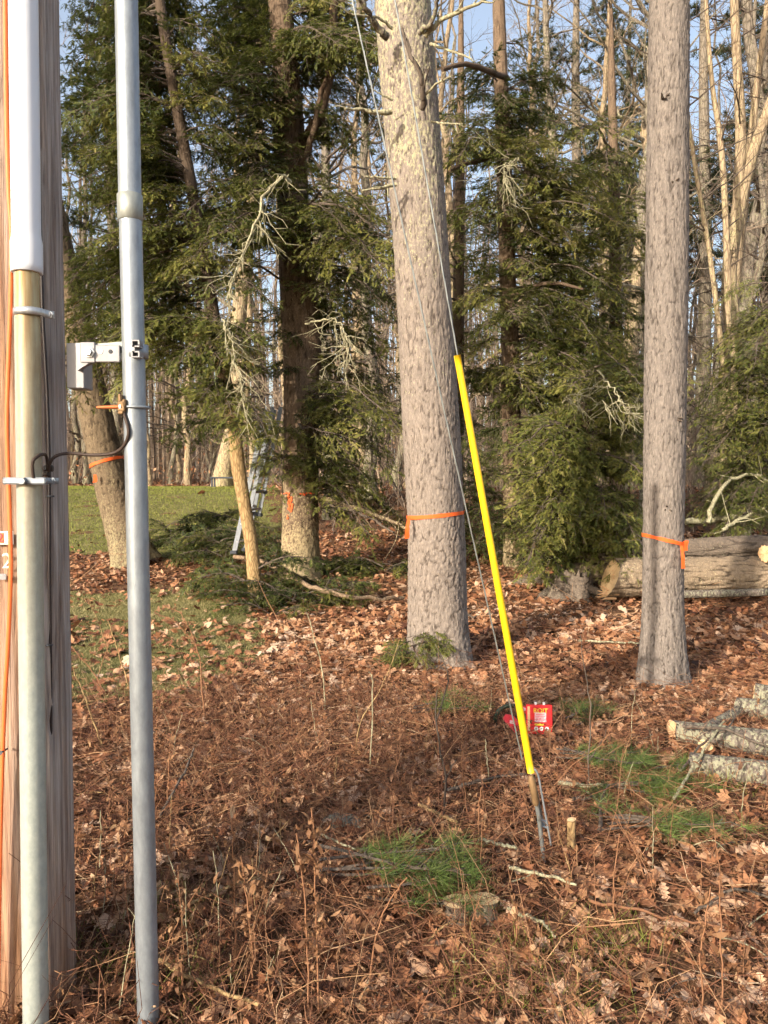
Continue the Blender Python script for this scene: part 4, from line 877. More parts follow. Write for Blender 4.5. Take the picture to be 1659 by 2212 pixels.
# ------------------------------------------------------------------ logs and stumps
def disc(center, nrm, ru, rv, n=22, rs=None, tri=True, up=(0, 0, 1), bulge=0.0):
    Rm = frame(nrm, up); th = np.arange(n) * 2 * math.pi / n; k = 1 + (0 if rs is None else rs.normal(0, .03, n))
    V = np.stack([0 * th, np.cos(th) * ru * k, np.sin(th) * rv * k], -1) @ Rm.T + center
    V = np.vstack([V, center + np.asarray(norm(np.asarray(nrm, float))) * bulge]); i = np.arange(n)
    return V, np.stack([np.full(n, n), i, (i + 1) % n], -1)
def log(name, label, a, b, ra, rb, mat, cut, seed, group, nl=110, nr=60, plate=(.055, .26), amp=.024, mid=None, tilt=(0, 0, 0), rough=.05):
    a, b = np.asarray(a, float), np.asarray(b, float)
    o = thing(name, label, 'log', tuple(a), group); m = (a + b) / 2 if mid is None else np.asarray(mid, float)
    pts = np.array([[*a, ra], [*m, (ra + rb) / 2], [*b, rb]]); rs_ = np.random.default_rng(seed)
    V, F, h = trunk_mesh('bark', pts, nr, nl, mat, plate=plate, amp=amp, seed=seed, rough=rough)
    tl = np.asarray(tilt, float); d = norm(m - a)
    W = V.reshape(nl, nr, 3)
    off = (W[0] - a) @ tl                          # slanted saw cut
    W[0] += d * off[:, None]; W[1] += d * off[:, None] * .9; W[2] += d * off[:, None] * .7
    obj('bark', mesh('log_bark', V - a, F, {'rnd': h}, [mat], True), o)
    for W0, nd in ((W[0], -d), (W[-1], norm(b - m))):
        c = W0.mean(0) ; mid_ = c + (W0 - c) * .55 + nd * rs_.uniform(-.004, .012, (nr, 1)); i = np.arange(nr)
        VV = np.vstack([W0 + nd * .001, mid_, c + nd * .006]); FF = [np.stack([i, (i + 1) % nr, nr + (i + 1) % nr, nr + i], -1), np.stack([np.full(nr, 2 * nr), nr + i, nr + (i + 1) % nr], -1)]
        me = mesh('cut_face', VV - c, FF, {}, [cut], False); obj('cut_face', me, o, tuple(c - a))
    return o
GL = 'sawn logs stacked behind the straight pine'
l1 = log('log', 'thick sunlit log with a jagged felling cut, lowest in the pile behind the straight pine', P(1318, 1247, 9.9), P(1840, 1240, 10.3), .245, .235, M['log_bark'], M['cut'], 1, GL, 240, 150, tilt=(-.35, .0, .35))
log('log', 'long dark log lying on top at the back of the pile', P(1345, 1192, 10.45), P(1860, 1172, 10.6), .14, .15, M['stump_bark'], M['cut_orange'], 2, GL, 200, 100, tilt=(.4, 0, -.2))  # darker bark here puts the shade on this log into its colour
log('log', 'short shaded log end left of the jagged cut', P(1236, 1206, 10.6), P(1420, 1210, 10.7), .09, .10, M['log_bark'], M['cut'], 3, GL, 80, 40)
log('log', 'dark log under the left end of the pile', P(1228, 1238, 10.45), P(1400, 1240, 10.5), .13, .13, M['log_bark'], M['cut'], 4, GL, 80, 44)
log('log', 'round pink sawn end poking in above the thick log at the frame edge', P(1652, 1196, 9.9), P(1850, 1180, 10.4), .10, .10, M['log_bark'], M['cut_orange'], 5, GL, 60, 40)
log('log', 'pale bleached pole lying on the leaves under the thick log', P(1470, 1284, 9.6), P(1800, 1276, 9.7), .05, .05, M['birch_log'], M['cut'], 6, GL, 60, 20, amp=.002)
# splintered hinge wood on the felling cut
mb = MB(); r = np.random.default_rng(4); c = P(1318, 1262, 9.9)
for i in range(46):
    z = r.uniform(-.20, .20); yy = r.uniform(-.16, .10) * math.sqrt(max(.05, 1 - (z / .24) ** 2)); l = r.uniform(.02, .10) + (.10 if z < -.05 else 0)
    p = c + np.array([.02 + .30 * (z + .1), yy, z]); V, F = tubes(np.stack([p + [.06, 0, 0], p + [-l * .6, 0, r.normal(0, .006)], p + [-l, r.normal(0, .01), r.normal(0, .012)]]), [.022, .014, .002], 4); mb.add(V, F)
sp_ = mb.build('splintered_wood', M['cut_orange'], l1)
# root-flared stump at the left end of the pile
g = G(1245, 1300); o = thing('tree_stump', 'rough grey stump with spreading roots at the left end of the log pile', 'stump', tuple(g))
pts = np.array([[g[0], g[1] + .3, g[2] - .1, .34], [g[0], g[1] + .3, g[2] + .12, .26], [g[0] + .03, g[1] + .3, g[2] + .34, .22]])
V, F, h = trunk_mesh('s', pts, 80, 60, None, plate=(.04, .09), amp=.02, flare=.7, lobes=5, seed=6, rough=.12)
W = V.reshape(60, 80, 3); W[-1, :, 2] += np.random.default_rng(2).normal(0, .05, 80); W[-2, :, 2] += np.random.default_rng(3).normal(0, .02, 80)
c = W[-1].mean(0) - [0, 0, .05]; n_ = len(V); V = np.vstack([V, c]); i = np.arange(80)
obj('stump_wood', mesh('stump_wood', V - g, [F, np.stack([59 * 80 + i, 59 * 80 + (i + 1) % 80, np.full(80, n_)], -1)], {'rnd': np.append(h, .5)}, [M['stump_bark']], True), o)
for k, (ax, ay, bx, by, rr) in enumerate([(1215, 1270, 1090, 1262, .10), (1225, 1285, 1150, 1300, .08), (1270, 1290, 1320, 1304, .07)]):
    a, b = G(ax, ay, .10), G(bx, by, .0); mb = MB(); V, F = branch_tube([a, (a + b) / 2 + [0, 0, .05], b - [0, 0, .03]], rr, rr * .4, 9, 14, k, .008); mb.add(V, F); mb.build('root', M['stump_bark'], o, True)
# lichened logs at the lower right
GB = 'lichened sawn logs at the lower right'
l5 = log('log', 'grey lichened log with a pale pink oval sawn end pointing at the yellow guard', G(1455, 1605, .075), G(1720, 1655, .10), .062, .085, M['birch_log'], M['cut_orange'], 7, GB, 70, 30, amp=.003, tilt=(0, -1.3, 0))
log('log', 'lichen-covered log lying in front of the oval-ended log', G(1490, 1672, .05), G(1720, 1712, .07), .065, .068, M['birch_log'], M['cut'], 8, GB, 70, 28, amp=.004)
log('log', 'mossy log at the frame edge behind the oval-ended log', G(1594, 1545, .06), G(1740, 1580, .09), .06, .08, M['birch_log'], M['cut'], 9, GB, 60, 28, amp=.004)
log('log', 'thin crooked log with a brown broken end behind the oval-ended log', G(1602, 1550, .05), G(1515, 1590, .03), .035, .03, M['birch_log'], M['cut'], 10, GB, 40, 20, amp=.003)
log('log', 'upright mossy wedge of log at the upper frame edge', G(1630, 1520, .07), G(1730, 1535, .06), .075, .07, M['birch_log'], M['cut'], 11, GB, 40, 24, amp=.004)
a, b = G(1513, 1625, .13), G(1509, 1600, .13); g = G(1512, 1630); mb = MB(); V, F = disc(g + np.array([0, -.075, .075]), (-.75, -.6, .1), .045, .028, 20, r, bulge=.004); V2 = V + np.array([.004, .003, 0]); mb.add(V, F)
mb.build('sawn_knot', M['cut'], l5)

def stump(label, g, segs, hgt, mat, seed, topmat):
    o = thing('cut_stump', label, 'stump', tuple(g), 'small fresh cut stumps'); r = np.random.default_rng(seed)
    for (dx, dy, rad, hh) in segs:
        n = 28; th = np.arange(n) * 2 * math.pi / n; k = 1 + .10 * np.cos(2 * th + seed) + r.normal(0, .03, n); rows = []
        for z, f in ((-.05, 1.15), (hh * .3, 1.0), (hh * .7, .92), (hh, .96)): rows.append(np.stack([dx + np.cos(th) * rad * k * f, dy + np.sin(th) * rad * k * f, np.full(n, z) + (0.12 * np.cos(th) * rad if z == hh else 0)], -1))
        V = np.concatenate(rows); i = np.arange(n); F = np.concatenate([np.stack([q * n + i, q * n + (i + 1) % n, (q + 1) * n + (i + 1) % n, (q + 1) * n + i], -1) for q in range(3)])
        obj('stem', mesh('stem', V, F, {'rnd': np.full(len(V), .6)}, [mat], True), o)
        c = rows[-1].mean(0); T = np.vstack([rows[-1] * 1 + [0, 0, .002], c + [0, 0, .004]])
        obj('cut_face', mesh('cut_face', T - c, np.stack([np.full(n, n), i, (i + 1) % n], -1), {}, [topmat]), o, tuple(c))
    return o
def bean_stump(label, g, hgt, mat, topmat):
    o = thing('cut_stump', label, 'stump', tuple(g), 'small fresh cut stumps'); n = 56; th = np.arange(n) * 2 * math.pi / n; r = np.random.default_rng(3)
    rad = np.maximum.reduce([.05 * np.cos(th - .25) + np.sqrt(np.maximum(0, .052 ** 2 - (.05 * np.sin(th - .25)) ** 2)), -.055 * np.cos(th - .15) + np.sqrt(np.maximum(0, .060 ** 2 - (.055 * np.sin(th - .15)) ** 2)), np.full(n, .043)]) + r.normal(0, .0015, n)
    rad = (rad + np.roll(rad, 1) + np.roll(rad, -1)) / 3
    rows = [np.stack([np.cos(th) * rad * f, np.sin(th) * rad * f * .85, np.full(n, z) + (np.cos(th) * rad * -.22 + np.sin(th) * rad * .15 if z > .08 else 0)], -1) for z, f in ((-.04, 1.05), (hgt * .3, .93), (hgt * .6, .88), (hgt * .85, .95), (hgt, 1.0))]
    i = np.arange(n); F = np.concatenate([np.stack([q * n + i, q * n + (i + 1) % n, (q + 1) * n + (i + 1) % n, (q + 1) * n + i], -1) for q in range(4)])
    V = np.concatenate(rows); V[n:3 * n] += r.normal(0, .0025, (2 * n, 3)); obj('bark', mesh('stump_side', V, F, {'rnd': np.full(len(V), .6)}, [mat], True), o)
    c = np.array([.006, -.004, rows[-1][:, 2].mean()]); mid = c + (rows[-1] - c) * .55; T = np.vstack([rows[-1] + [0, 0, .001], mid + [0, 0, .002], c + [0, 0, -.004]])
    obj('cut_face', mesh('stump_top', T - c, [np.stack([i, (i + 1) % n, n + (i + 1) % n, n + i], -1), np.stack([np.full(n, 2 * n), n + i, n + (i + 1) % n], -1)], {}, [topmat]), o, tuple(c)); return o
bean_stump('fresh cut double stump with pale ringed top beside the green pine bough', G(1022, 1990, .0), .075, M['stump_bark'], M['cut'])
stump('small pale stub of a cut sapling right of the guy anchor', G(1234, 1850), [(0, 0, .021, .16)], .16, M['snag_bark'], 4, M['cut'])
stump('tiny yellow cut stub among leaves at the bottom edge', G(1208, 2200), [(0, 0, .014, .03)], .03, M['snag_bark'], 5, M['cut'])

# fallen branches
def near_zone(px, py):
    row = 'at the bottom edge' if py > 2080 else 'in the near litter' if py > 1880 else 'level with the anchor' if py > 1700 else 'below the bright leaves'
    for lim, w_ in ((360, 'beside the mast'), (530, 'right of the mast'), (700, 'left of the green pine bough'), (900, 'around the green pine bough'), (1080, 'by the double stump'), (1250, 'by the guy anchor'), (1440, 'under the pine sprays'), (9999, 'toward the lichened logs')):
        if px < lim: return row + ', ' + w_
def stick(label, pts, r0, r1, mat, lift=.05, group='fallen sticks on the leaf litter', name='fallen_stick', cap=None, k=16, wig=.003, Ys=None):
    q = np.array([G(p[0], p[1], (p[2] if len(p) > 2 else lift)) for p in pts]); mb = MB()
    V, F = branch_tube(q, r0, r1, 6, k, int(pts[0][0]), wig); mb.add(V - 0, F); me = mb.mesh(name, [mat], True, q[0]); o = obj(name, me, None, tuple(q[0])); tag(o, label, 'stick', group)
    return o
stick('long tan broken branch lying in front of the painted hemlock', [(506, 1262, .40), (570, 1268, .36), (640, 1300, .30), (720, 1322, .22), (800, 1318, .14), (872, 1305, .08)], .034, .026, M['peeling_dead'], k=30, wig=.012)
SL = [('pale stick pointing left of the pine bough row', [(962, 1738), (1040, 1712), (1135, 1698)], .010, .006, 'twig_grey'), ('light stripped stick below the anchor', [(1035, 1842), (1115, 1862)], .008, .007, 'lichen_twig'),
      ('whitish birch stick right of the anchor', [(1205, 1718), (1260, 1724), (1370, 1722)], .013, .007, 'lichen_twig'), ('short grey stick right of the anchor', [(1238, 1752), (1310, 1745)], .010, .008, 'twig_grey'),
      ('bare grey twig arching across the lower pine sprays', [(1330, 1805, .06), (1420, 1822, .08), (1500, 1835, .05), (1560, 1810, .05)], .007, .004, 'twig_grey'), ('thin dark twig over the lichened logs', [(1475, 1625, .12), (1560, 1650, .16), (1659, 1690, .16)], .012, .006, 'twig_grey'),
      ('forked grey twig in front of the lichened logs', [(1470, 1700, .05), (1520, 1655, .10), (1570, 1640, .14), (1600, 1600, .2)], .008, .004, 'twig_grey'), ('yellow-ended cut stick leaning on the lichened logs', [(1455, 1748, .02), (1500, 1700, .08), (1562, 1630, .16)], .008, .006, 'lichen_twig'),
      ('long pale stick crossing below the anchor', [(835, 1876), (960, 1900), (1045, 1935)], .006, .005, 'lichen_twig'), ('straight tan stick at mid left', [(905, 1765), (985, 1803)], .009, .008, 'snag_bark'),
      ('pale curved stick near the bottom middle', [(1095, 2000), (1160, 2030), (1200, 2065)], .007, .005, 'lichen_twig'), ('bleached stick near the bottom right', [(1100, 1912), (1200, 1932), (1245, 1948)], .008, .005, 'lichen_twig'),
      ('thin curved twig at the right bottom', [(1500, 2010, .03), (1580, 1985, .08), (1659, 1990, .05)], .006, .005, 'twig_grey'), ('grey twig right of the mast foot', [(345, 2110), (450, 2180), (560, 2212)], .007, .006, 'snag_bark'),
      ('leaning grey twig beside the mast', [(345, 1790, .02), (400, 1730, .12), (420, 1700, .17)], .008, .005, 'twig_grey'), ('tan twig crossing the dark leaves at lower left', [(380, 2000), (480, 1960), (620, 1905)], .006, .004, 'snag_bark'),
      ('long dark twig at the lower right', [(1270, 1985), (1400, 2010), (1560, 2040)], .007, .004, 'twigs'), ('pale broken twig left of the stump', [(690, 1830), (760, 1862), (850, 1880)], .006, .004, 'lichen_twig'),
      ('grey stick by the seedling', [(1000, 1330), (1020, 1345), (1040, 1340)], .012, .008, 'twig_grey'), ('grey branch on the leaves below the log pile', [(1250, 1398), (1340, 1402), (1385, 1404)], .012, .008, 'lichen_twig')]
for lb, pts, r0, r1, m in SL: stick(lb, [(*p[:2], (p[2] if len(p) > 2 else .03) + .03) for p in pts], r0, r1, M[m])
r = np.random.default_rng(77)
for i in range(46):                                # more loose sticks, all alike
    px, py = r.uniform(160, 1650), r.uniform(1560, 2200); an = r.uniform(-.6, .6); L = r.uniform(40, 130)
    mi_ = int(r.integers(0, 4)); stick(['pale lichened', 'thin grey', 'tan peeled', 'dark reddish'][mi_] + (' long' if L > 85 else ' short') + ' stick lying ' + near_zone(px, py), [(px, py, .02), (px + L * .5, py + L * .5 * math.sin(an) + r.normal(0, 6), r.uniform(.02, .06)), (px + L, py + L * math.sin(an), .02)], r.uniform(.002, .005), .002, M[['lichen_twig', 'twig_grey', 'snag_bark', 'twigs'][mi_]], group='loose dry sticks', k=8)
# dead limbs and brush behind, right of the painted hemlock
for k, (lb, pts, r0, r1, m) in enumerate([('dark fallen limb propped between painted hemlock and lichened pine', [(690, 1075, 11.2), (760, 1095, 10.8), (830, 1120, 10.5), (890, 1150, 10.2)], .045, .02, 'hemlock_bark'), ('thin grey limb propped below the dark limb', [(700, 1088, 11), (780, 1110, 10.6), (850, 1150, 10.2)], .025, .012, 'twig_grey'),
                                           ('bleached dead branch curling up above the log pile', [(1530, 1130, 11.5), (1545, 1080, 11.6), (1575, 1040, 11.8), (1630, 1025, 12), (1670, 1050, 12)], .035, .02, 'lichen_twig'), ('pale forked dead branch right of the straight pine', [(1560, 1145, 11.3), (1590, 1125, 11.4), (1640, 1105, 11.6), (1690, 1075, 11.6)], .03, .018, 'lichen_twig'),
                                           ('whitish pole lying level above the log pile', [(1480, 1128, 11.9), (1580, 1118, 12), (1700, 1110, 12)], .05, .04, 'lichen_twig')]):
    q = np.array([P(*p) for p in pts]); mb = MB(); V, F = branch_tube(q, r0, r1, 7, 18, k, .01); mb.add(V, F)
    c = spline(q, 20)
    for _ in range(7):
        i = r.integers(3, 19); d = norm(r.normal(0, 1, 3)); ln = r.uniform(.2, .6); V, F = branch_tube([c[i], c[i] + d * ln * .5, c[i] + d * ln + r.normal(0, .05, 3)], r1 * .5, r1 * .2, 4, 6); mb.add(V, F)
    o = obj('fallen_branch', mb.mesh('fallen_branch', [M[m]], True, q[0]), None, tuple(q[0])); tag(o, lb, 'branch')
# lichened dead twigs drooping in front of the hemlocks
def dead_spray(label, rows, seed, n=26, r0=.02):
    q = np.array([P(*p) for p in rows]); r = np.random.default_rng(seed); mb = MB(); c = spline(q, 30); V, F = branch_tube(q, r0, r0 * .3, 6, 24, seed, .012); mb.add(V, F)
    for _ in range(n):
        i = r.integers(3, 30); d = norm(c[i] - c[i - 1]) * .6 + r.normal(0, .6, 3) + [0, 0, -.35]; d = norm(d); ln = r.uniform(.15, .55)
        p = c[i] + d * np.linspace(0, 1, 6)[:, None] * ln + np.cumsum(r.normal(0, .02, (6, 3)), 0); V, F = tubes(p, np.linspace(.007, .003, 6), 4); mb.add(V, F)
        for _ in range(3):
            j = r.integers(1, 6); V, F = tubes(p[j] + norm(d + r.normal(0, .8, 3)) * np.linspace(0, 1, 3)[:, None] * ln * .4, [.004, .003, .002], 3); mb.add(V, F)
    o = obj('dead_branch', mb.mesh('dead_branch', [M['lichen_twig']], True, q[0]), None, tuple(q[0])); tag(o, label, 'branch', 'lichened dead branches hanging in the hemlocks'); return o
dead_spray('lichen-crusted dead branch drooping left of the large hemlock', [(628, 395, 9.4), (610, 382, 9.3), (570, 430, 9.2), (545, 500, 9.1), (515, 570, 9.0), (490, 650, 8.9)], 1, 34, .024)
dead_spray('pale dead twigs hanging right of the large hemlock trunk', [(660, 700, 10), (720, 690, 9.7), (745, 720, 9.6), (750, 780, 9.5)], 2, 26, .014)
dead_spray('yellowish dead twigs hanging over the slim hemlock', [(480, 690, 9.0), (500, 740, 8.9), (515, 800, 8.8), (530, 870, 8.8)], 3, 26, .012)
dead_spray('bleached dead branch in front of the young hemlock', [(1290, 800, 9.6), (1330, 850, 9.5), (1350, 880, 9.4), (1372, 905, 9.4)], 4, 16, .012)
dead_spray('pale dead twigs in front of the young hemlock centre', [(1215, 870, 9.7), (1240, 850, 9.6), (1290, 865, 9.5), (1320, 880, 9.5)], 5, 14, .010)
dead_spray('thin dead twigs hanging near the top of the dark hemlock', [(1120, 340, 10.6), (1090, 360, 10.5), (1100, 400, 10.4)], 6, 16, .010)

# green pine boughs dropped on the leaves
def ground_pine(label, px, py, L, seed, yaw0, n=4, lean=.12):
    g = G(px, py); o = thing('pine_bough', label, 'branch', tuple(g), 'green pine boughs on the leaf litter'); r = np.random.default_rng(seed)
    for i in range(n):
        me = pine_tuft_mesh('pine_spray', L, seed * 10 + i, M['pine'], 10, .11, .0010, 20); yaw = yaw0 + r.normal(0, .5)
        q = obj('spray', me, o, (r.normal(0, .07 * L), r.normal(0, .07 * L), .055 + .02 * i)); q.rotation_euler = (r.normal(0, .15), r.uniform(-.02, .12), yaw); q.scale = (1.15, 1.15, .7)
    return o
ground_pine('bright green pine bough lying left of the double stump', 690, 1925, .46, 1, -.15, 5)
ground_pine('green pine tip fanned out right up to the double stump', 800, 1975, .36, 2, -.2, 3)
ground_pine('green pine bough lying right of the sapling stub', 1320, 1830, .42, 3, .1, 4)
ground_pine('small dark green pine bough below the lichened logs', 1320, 1730, .30, 4, .1, 3)
ground_pine('green pine bough below the red package', 1215, 1655, .40, 5, .0, 4)
ground_pine('green pine sprig around the thin sapling', 1225, 1580, .30, 6, .5, 3)
ground_pine('faint green pine sprig left of the yellow guard', 890, 1560, .4, 7, .6, 3)
ground_pine('sparse green pine tuft by the lichened logs', 1420, 1690, .25, 8, .2, 2)

# a half-buried stone
g = G(735, 1785) - np.array([0, 0, .035]); bm_n = 18; u_, v_ = np.meshgrid(np.linspace(0, 2 * math.pi, 28, endpoint=False), np.linspace(.05, math.pi / 2 + .5, 12)); rad = .085 * (1 + .35 * (vnoise(np.cos(u_) * 2 + 5, v_ * 2 + np.sin(u_) * 2, 4) - .5))
V = np.stack([np.cos(u_) * np.sin(v_) * rad * 1.3, np.sin(u_) * np.sin(v_) * rad, np.cos(v_) * rad * .95], -1).reshape(-1, 3); i = np.arange(11)[:, None]; j = np.arange(28)[None]
F = np.stack([i * 28 + j, (i + 1) * 28 + j, (i + 1) * 28 + (j + 1) % 28, i * 28 + (j + 1) % 28], -1).reshape(-1, 4)
o = obj('field_stone', mesh('field_stone', V, [F, np.array([list(range(28))])], {}, [M['stone']], True), None, tuple(g)); tag(o, 'mossy grey stone half buried in the dead weeds', 'stone')

# ------------------------------------------------------------------ dry saplings and weeds
def dry_stem(label, pts, r0, r1, mat, forks=(), leaves=0, seed=0, group=None, name='dry_sapling', leafcol=.5, Yoff=0.0):
    """first point stands on the ground; the rest rise in a plane facing the camera"""
    g = G(*pts[0]); Y = g[1]; r = np.random.default_rng(seed)
    q = np.array([g - [0, 0, .02]] + [P(px, py, Y + (i + 1) * Yoff) for i, (px, py) in enumerate(pts[1:])])
    o = thing(name, label, 'plant', tuple(g), group); mb = MB(); V, F = branch_tube(q, r0, r1, 5, 14, seed, r0 * .6); mb.add(V, F, .6)
    tips = [spline(q, 12)]
    for f in forks:
        qq = np.array([P(px, py, Y + .03 * i) for i, (px, py) in enumerate(f)]); V, F = branch_tube(qq, r0 * .7, r1 * .8, 4, 9, seed, r0 * .4); mb.add(V, F, .6); tips.append(spline(qq, 9))
    mb.build('stem', mat, o, True)
    if leaves:
        lm = MB(); pos = []
        for k in range(leaves): c = tips[k % len(tips)]; pos.append(c[int(len(c) * (.35 + .65 * r.random())) - 1] + r.normal(0, .010, 3))
        pos = np.array(pos); scatter(lm, TC + ([TL[4]] if name == 'dry_sapling' else []), pos, r.uniform(.025, .06, leaves), 1.0, np.clip(r.normal(leafcol, .15, leaves), 0, 1), r); lm.build('withered_leaves', M['weed_leaf'], o)
    return o
DS = [('pale thin stem standing alone on the bright leaves left of the lichened pine', [(702, 1535), (697, 1450), (662, 1322)], .005, .003, 'lichen_twig', [], 0), ('pale thin stem in the middle of the leaves', [(800, 1662), (805, 1481), (797, 1451)], .004, .003, 'lichen_twig', [], 0),
      ('long tan stem bending toward the hemlock seedling', [(767, 1636), (780, 1557), (826, 1481), (863, 1381)], .0045, .002, 'snag_bark', [], 0), ('grey forked sapling stem left of the guy wire', [(958, 1778), (960, 1669), (942, 1557), (945, 1490)], .006, .003, 'twig_grey', [[(942, 1557), (960, 1500), (967, 1447), (940, 1391)], [(958, 1690), (985, 1640)]], 0),
      ('slim upright stem just left of the yellow guard foot', [(1058, 1702), (1048, 1596)], .003, .002, 'lichen_twig', [], 0), ('tall thin grey sapling right of the red package', [(1268, 1713), (1275, 1541), (1262, 1440), (1253, 1371)], .0045, .002, 'twig_grey', [[(1274, 1640), (1300, 1600), (1318, 1560)]], 0),
      ('pale cane leaning behind the galvanised mast', [(286, 1498), (262, 1430), (233, 1341)], .006, .004, 'snag_bark', [], 0), ('tan cane curving up beside the utility pole', [(223, 1620), (199, 1548), (158, 1444)], .006, .004, 'snag_bark', [], 0),
      ('reddish stem with withered leaves right of the galvanised mast', [(442, 1560), (428, 1414), (392, 1325)], .006, .003, 'twigs', [[(420, 1390), (380, 1345), (350, 1330)], [(392, 1325), (360, 1312), (335, 1320)]], 34), ('red forked twig between pole and mast', [(233, 1500), (195, 1445), (156, 1397)], .005, .003, 'twigs', [[(210, 1465), (225, 1420), (240, 1380)]], 5),
      ('tan stem with pale withered leaves above the lawn edge', [(235, 1410), (215, 1350), (190, 1290)], .004, .003, 'snag_bark', [[(200, 1310), (175, 1290)]], 30), ('slim reddish stem by the lower middle weeds', [(1010, 1760), (998, 1650), (1000, 1560)], .003, .002, 'twigs', [], 4)]
for k, (lb, pts, r0, r1, m, fk, lv) in enumerate(DS): dry_stem(lb, pts, r0, r1, M[m], fk, lv, 500 + k, leafcol=.62)
WD = [('tall dead weed hung with curled leaves at the bottom centre-left', [(690, 2205), (684, 2020), (680, 1860), (672, 1745)], 60), ('dead weed with curled leaves right beside the tall one', [(665, 2212), (664, 2050), (655, 1900), (640, 1800)], 40), ('dark dead weed in the reddish stalks left of centre', [(510, 2100), (505, 1900), (500, 1770)], 34),
      ('dead weed stalk with tan leaves at left of centre', [(548, 2150), (540, 2000), (520, 1850)], 40), ('dead weed stalk with curled leaves at the lower right', [(1520, 2205), (1512, 2080), (1522, 2000), (1535, 1915)], 30), ('straight red weed stalk next to the lower right weed', [(1558, 2205), (1560, 2100), (1556, 1990), (1555, 1900)], 14),
      ('slender red stalk over the pine sprays', [(1330, 2010), (1326, 1900), (1338, 1800)], 6), ('tan bent stalk over the green pine bough', [(795, 2140), (815, 2010), (850, 1935), (880, 1895)], 10), ('small dead weed by the mast foot', [(400, 2212), (395, 2130), (385, 2060)], 20), ('dead weed right of the double stump', [(1110, 2060), (1118, 1990), (1110, 1930)], 16),
      ('dead weed at the left of the anchor rod', [(1040, 1850), (1034, 1760), (1040, 1700)], 10), ('dead weed standing right behind the mast', [(360, 1760), (365, 1650), (372, 1580)], 18), ('dry weed in the reddish patch near the lawn', [(330, 1640), (340, 1560), (352, 1500)], 20)]
for k, (lb, pts, lv) in enumerate(WD): dry_stem(lb, pts, .0035, .002, M['twigs'], [], lv, 600 + k, None, 'dead_weed', .45)
r = np.random.default_rng(88)
for i in range(110):
    px = r.choice([r.uniform(160, 700), r.uniform(160, 1650)]); py = r.uniform(1540, 2210); g = G(px, py); hh = r.uniform(.10, .34) * FPX / g[1]; ln = r.normal(0, .25)
    if lawn_mask(g[0], g[1]) > .5: continue
    nl_ = int(r.integers(0, 12)); dry_stem(('bare' if nl_ < 3 else 'leafy' if nl_ > 8 else 'sparse') + (' tall' if hh * g[1] / FPX > .22 else ' low') + ' withered weed ' + near_zone(px, py), [(px, py), (px + ln * hh * .4 + r.normal(0, 4), py - hh * .5), (px + ln * hh, py - hh)], r.uniform(.0015, .003), .0012, M[['twigs', 'twigs', 'snag_bark', 'lichen_twig'][int(r.integers(0, 4))]], [], nl_, 700 + i, 'short withered weeds', 'dead_weed', r.uniform(.3, .65))

# ------------------------------------------------------------------ utility pole and its fittings
PC = P(38, 1106, 2.45); PX, PY = PC[0], 2.45; PR = .150
o = thing('utility_pole', 'weathered wooden utility pole at the left edge carrying conduits', 'utility pole', (PX, PY, float(H(PX, PY))))
n_r, n_l = 150, 200; zz = np.linspace(-.3, 10.2, n_l); zz = np.concatenate([np.linspace(-.3, 3.4, 150), np.linspace(3.5, 10.4, 50)]); th = np.arange(n_r) * 2 * math.pi / n_r; TH, Z = np.meshgrid(th, zz)
crack = np.abs(vnoise(TH * 9 + .4 * vnoise(TH * 2, Z * .7, 5), Z * .55, 61) - .5); rr = PR * (1 - .006 * Z) + .004 * (vnoise(TH * 3, Z * .8, 60) - .5) - .007 * np.clip(1 - crack / .035, 0, 1) + .0025 * (vnoise(TH * 30, Z * 2.2, 62) - .5) - .004 * np.clip(1 - np.abs(vnoise(TH * 22, Z * 1.2, 64) - .5) / .04, 0, 1)
V = np.stack([np.cos(TH) * rr, np.sin(TH) * rr, Z], -1).reshape(-1, 3); i = np.arange(n_l - 1)[:, None]; j = np.arange(n_r)[None]; F = np.stack([i * n_r + j, i * n_r + (j + 1) % n_r, (i + 1) * n_r + (j + 1) % n_r, (i + 1) * n_r + j], -1).reshape(-1, 4)
obj('shaft', mesh('pole_shaft', V, [F, np.array([list(range((n_l - 1) * n_r, n_l * n_r))])], {}, [M['pole']], True), o)
pole = o
def lathe(a, b, prof, n=32):
    """prof: (t, radius) rows along a->b"""
    a, b = np.asarray(a, float), np.asarray(b, float); pr = np.array(prof, float); return tubes(a + (b - a) * pr[:, :1], pr[:, 1], n, True)
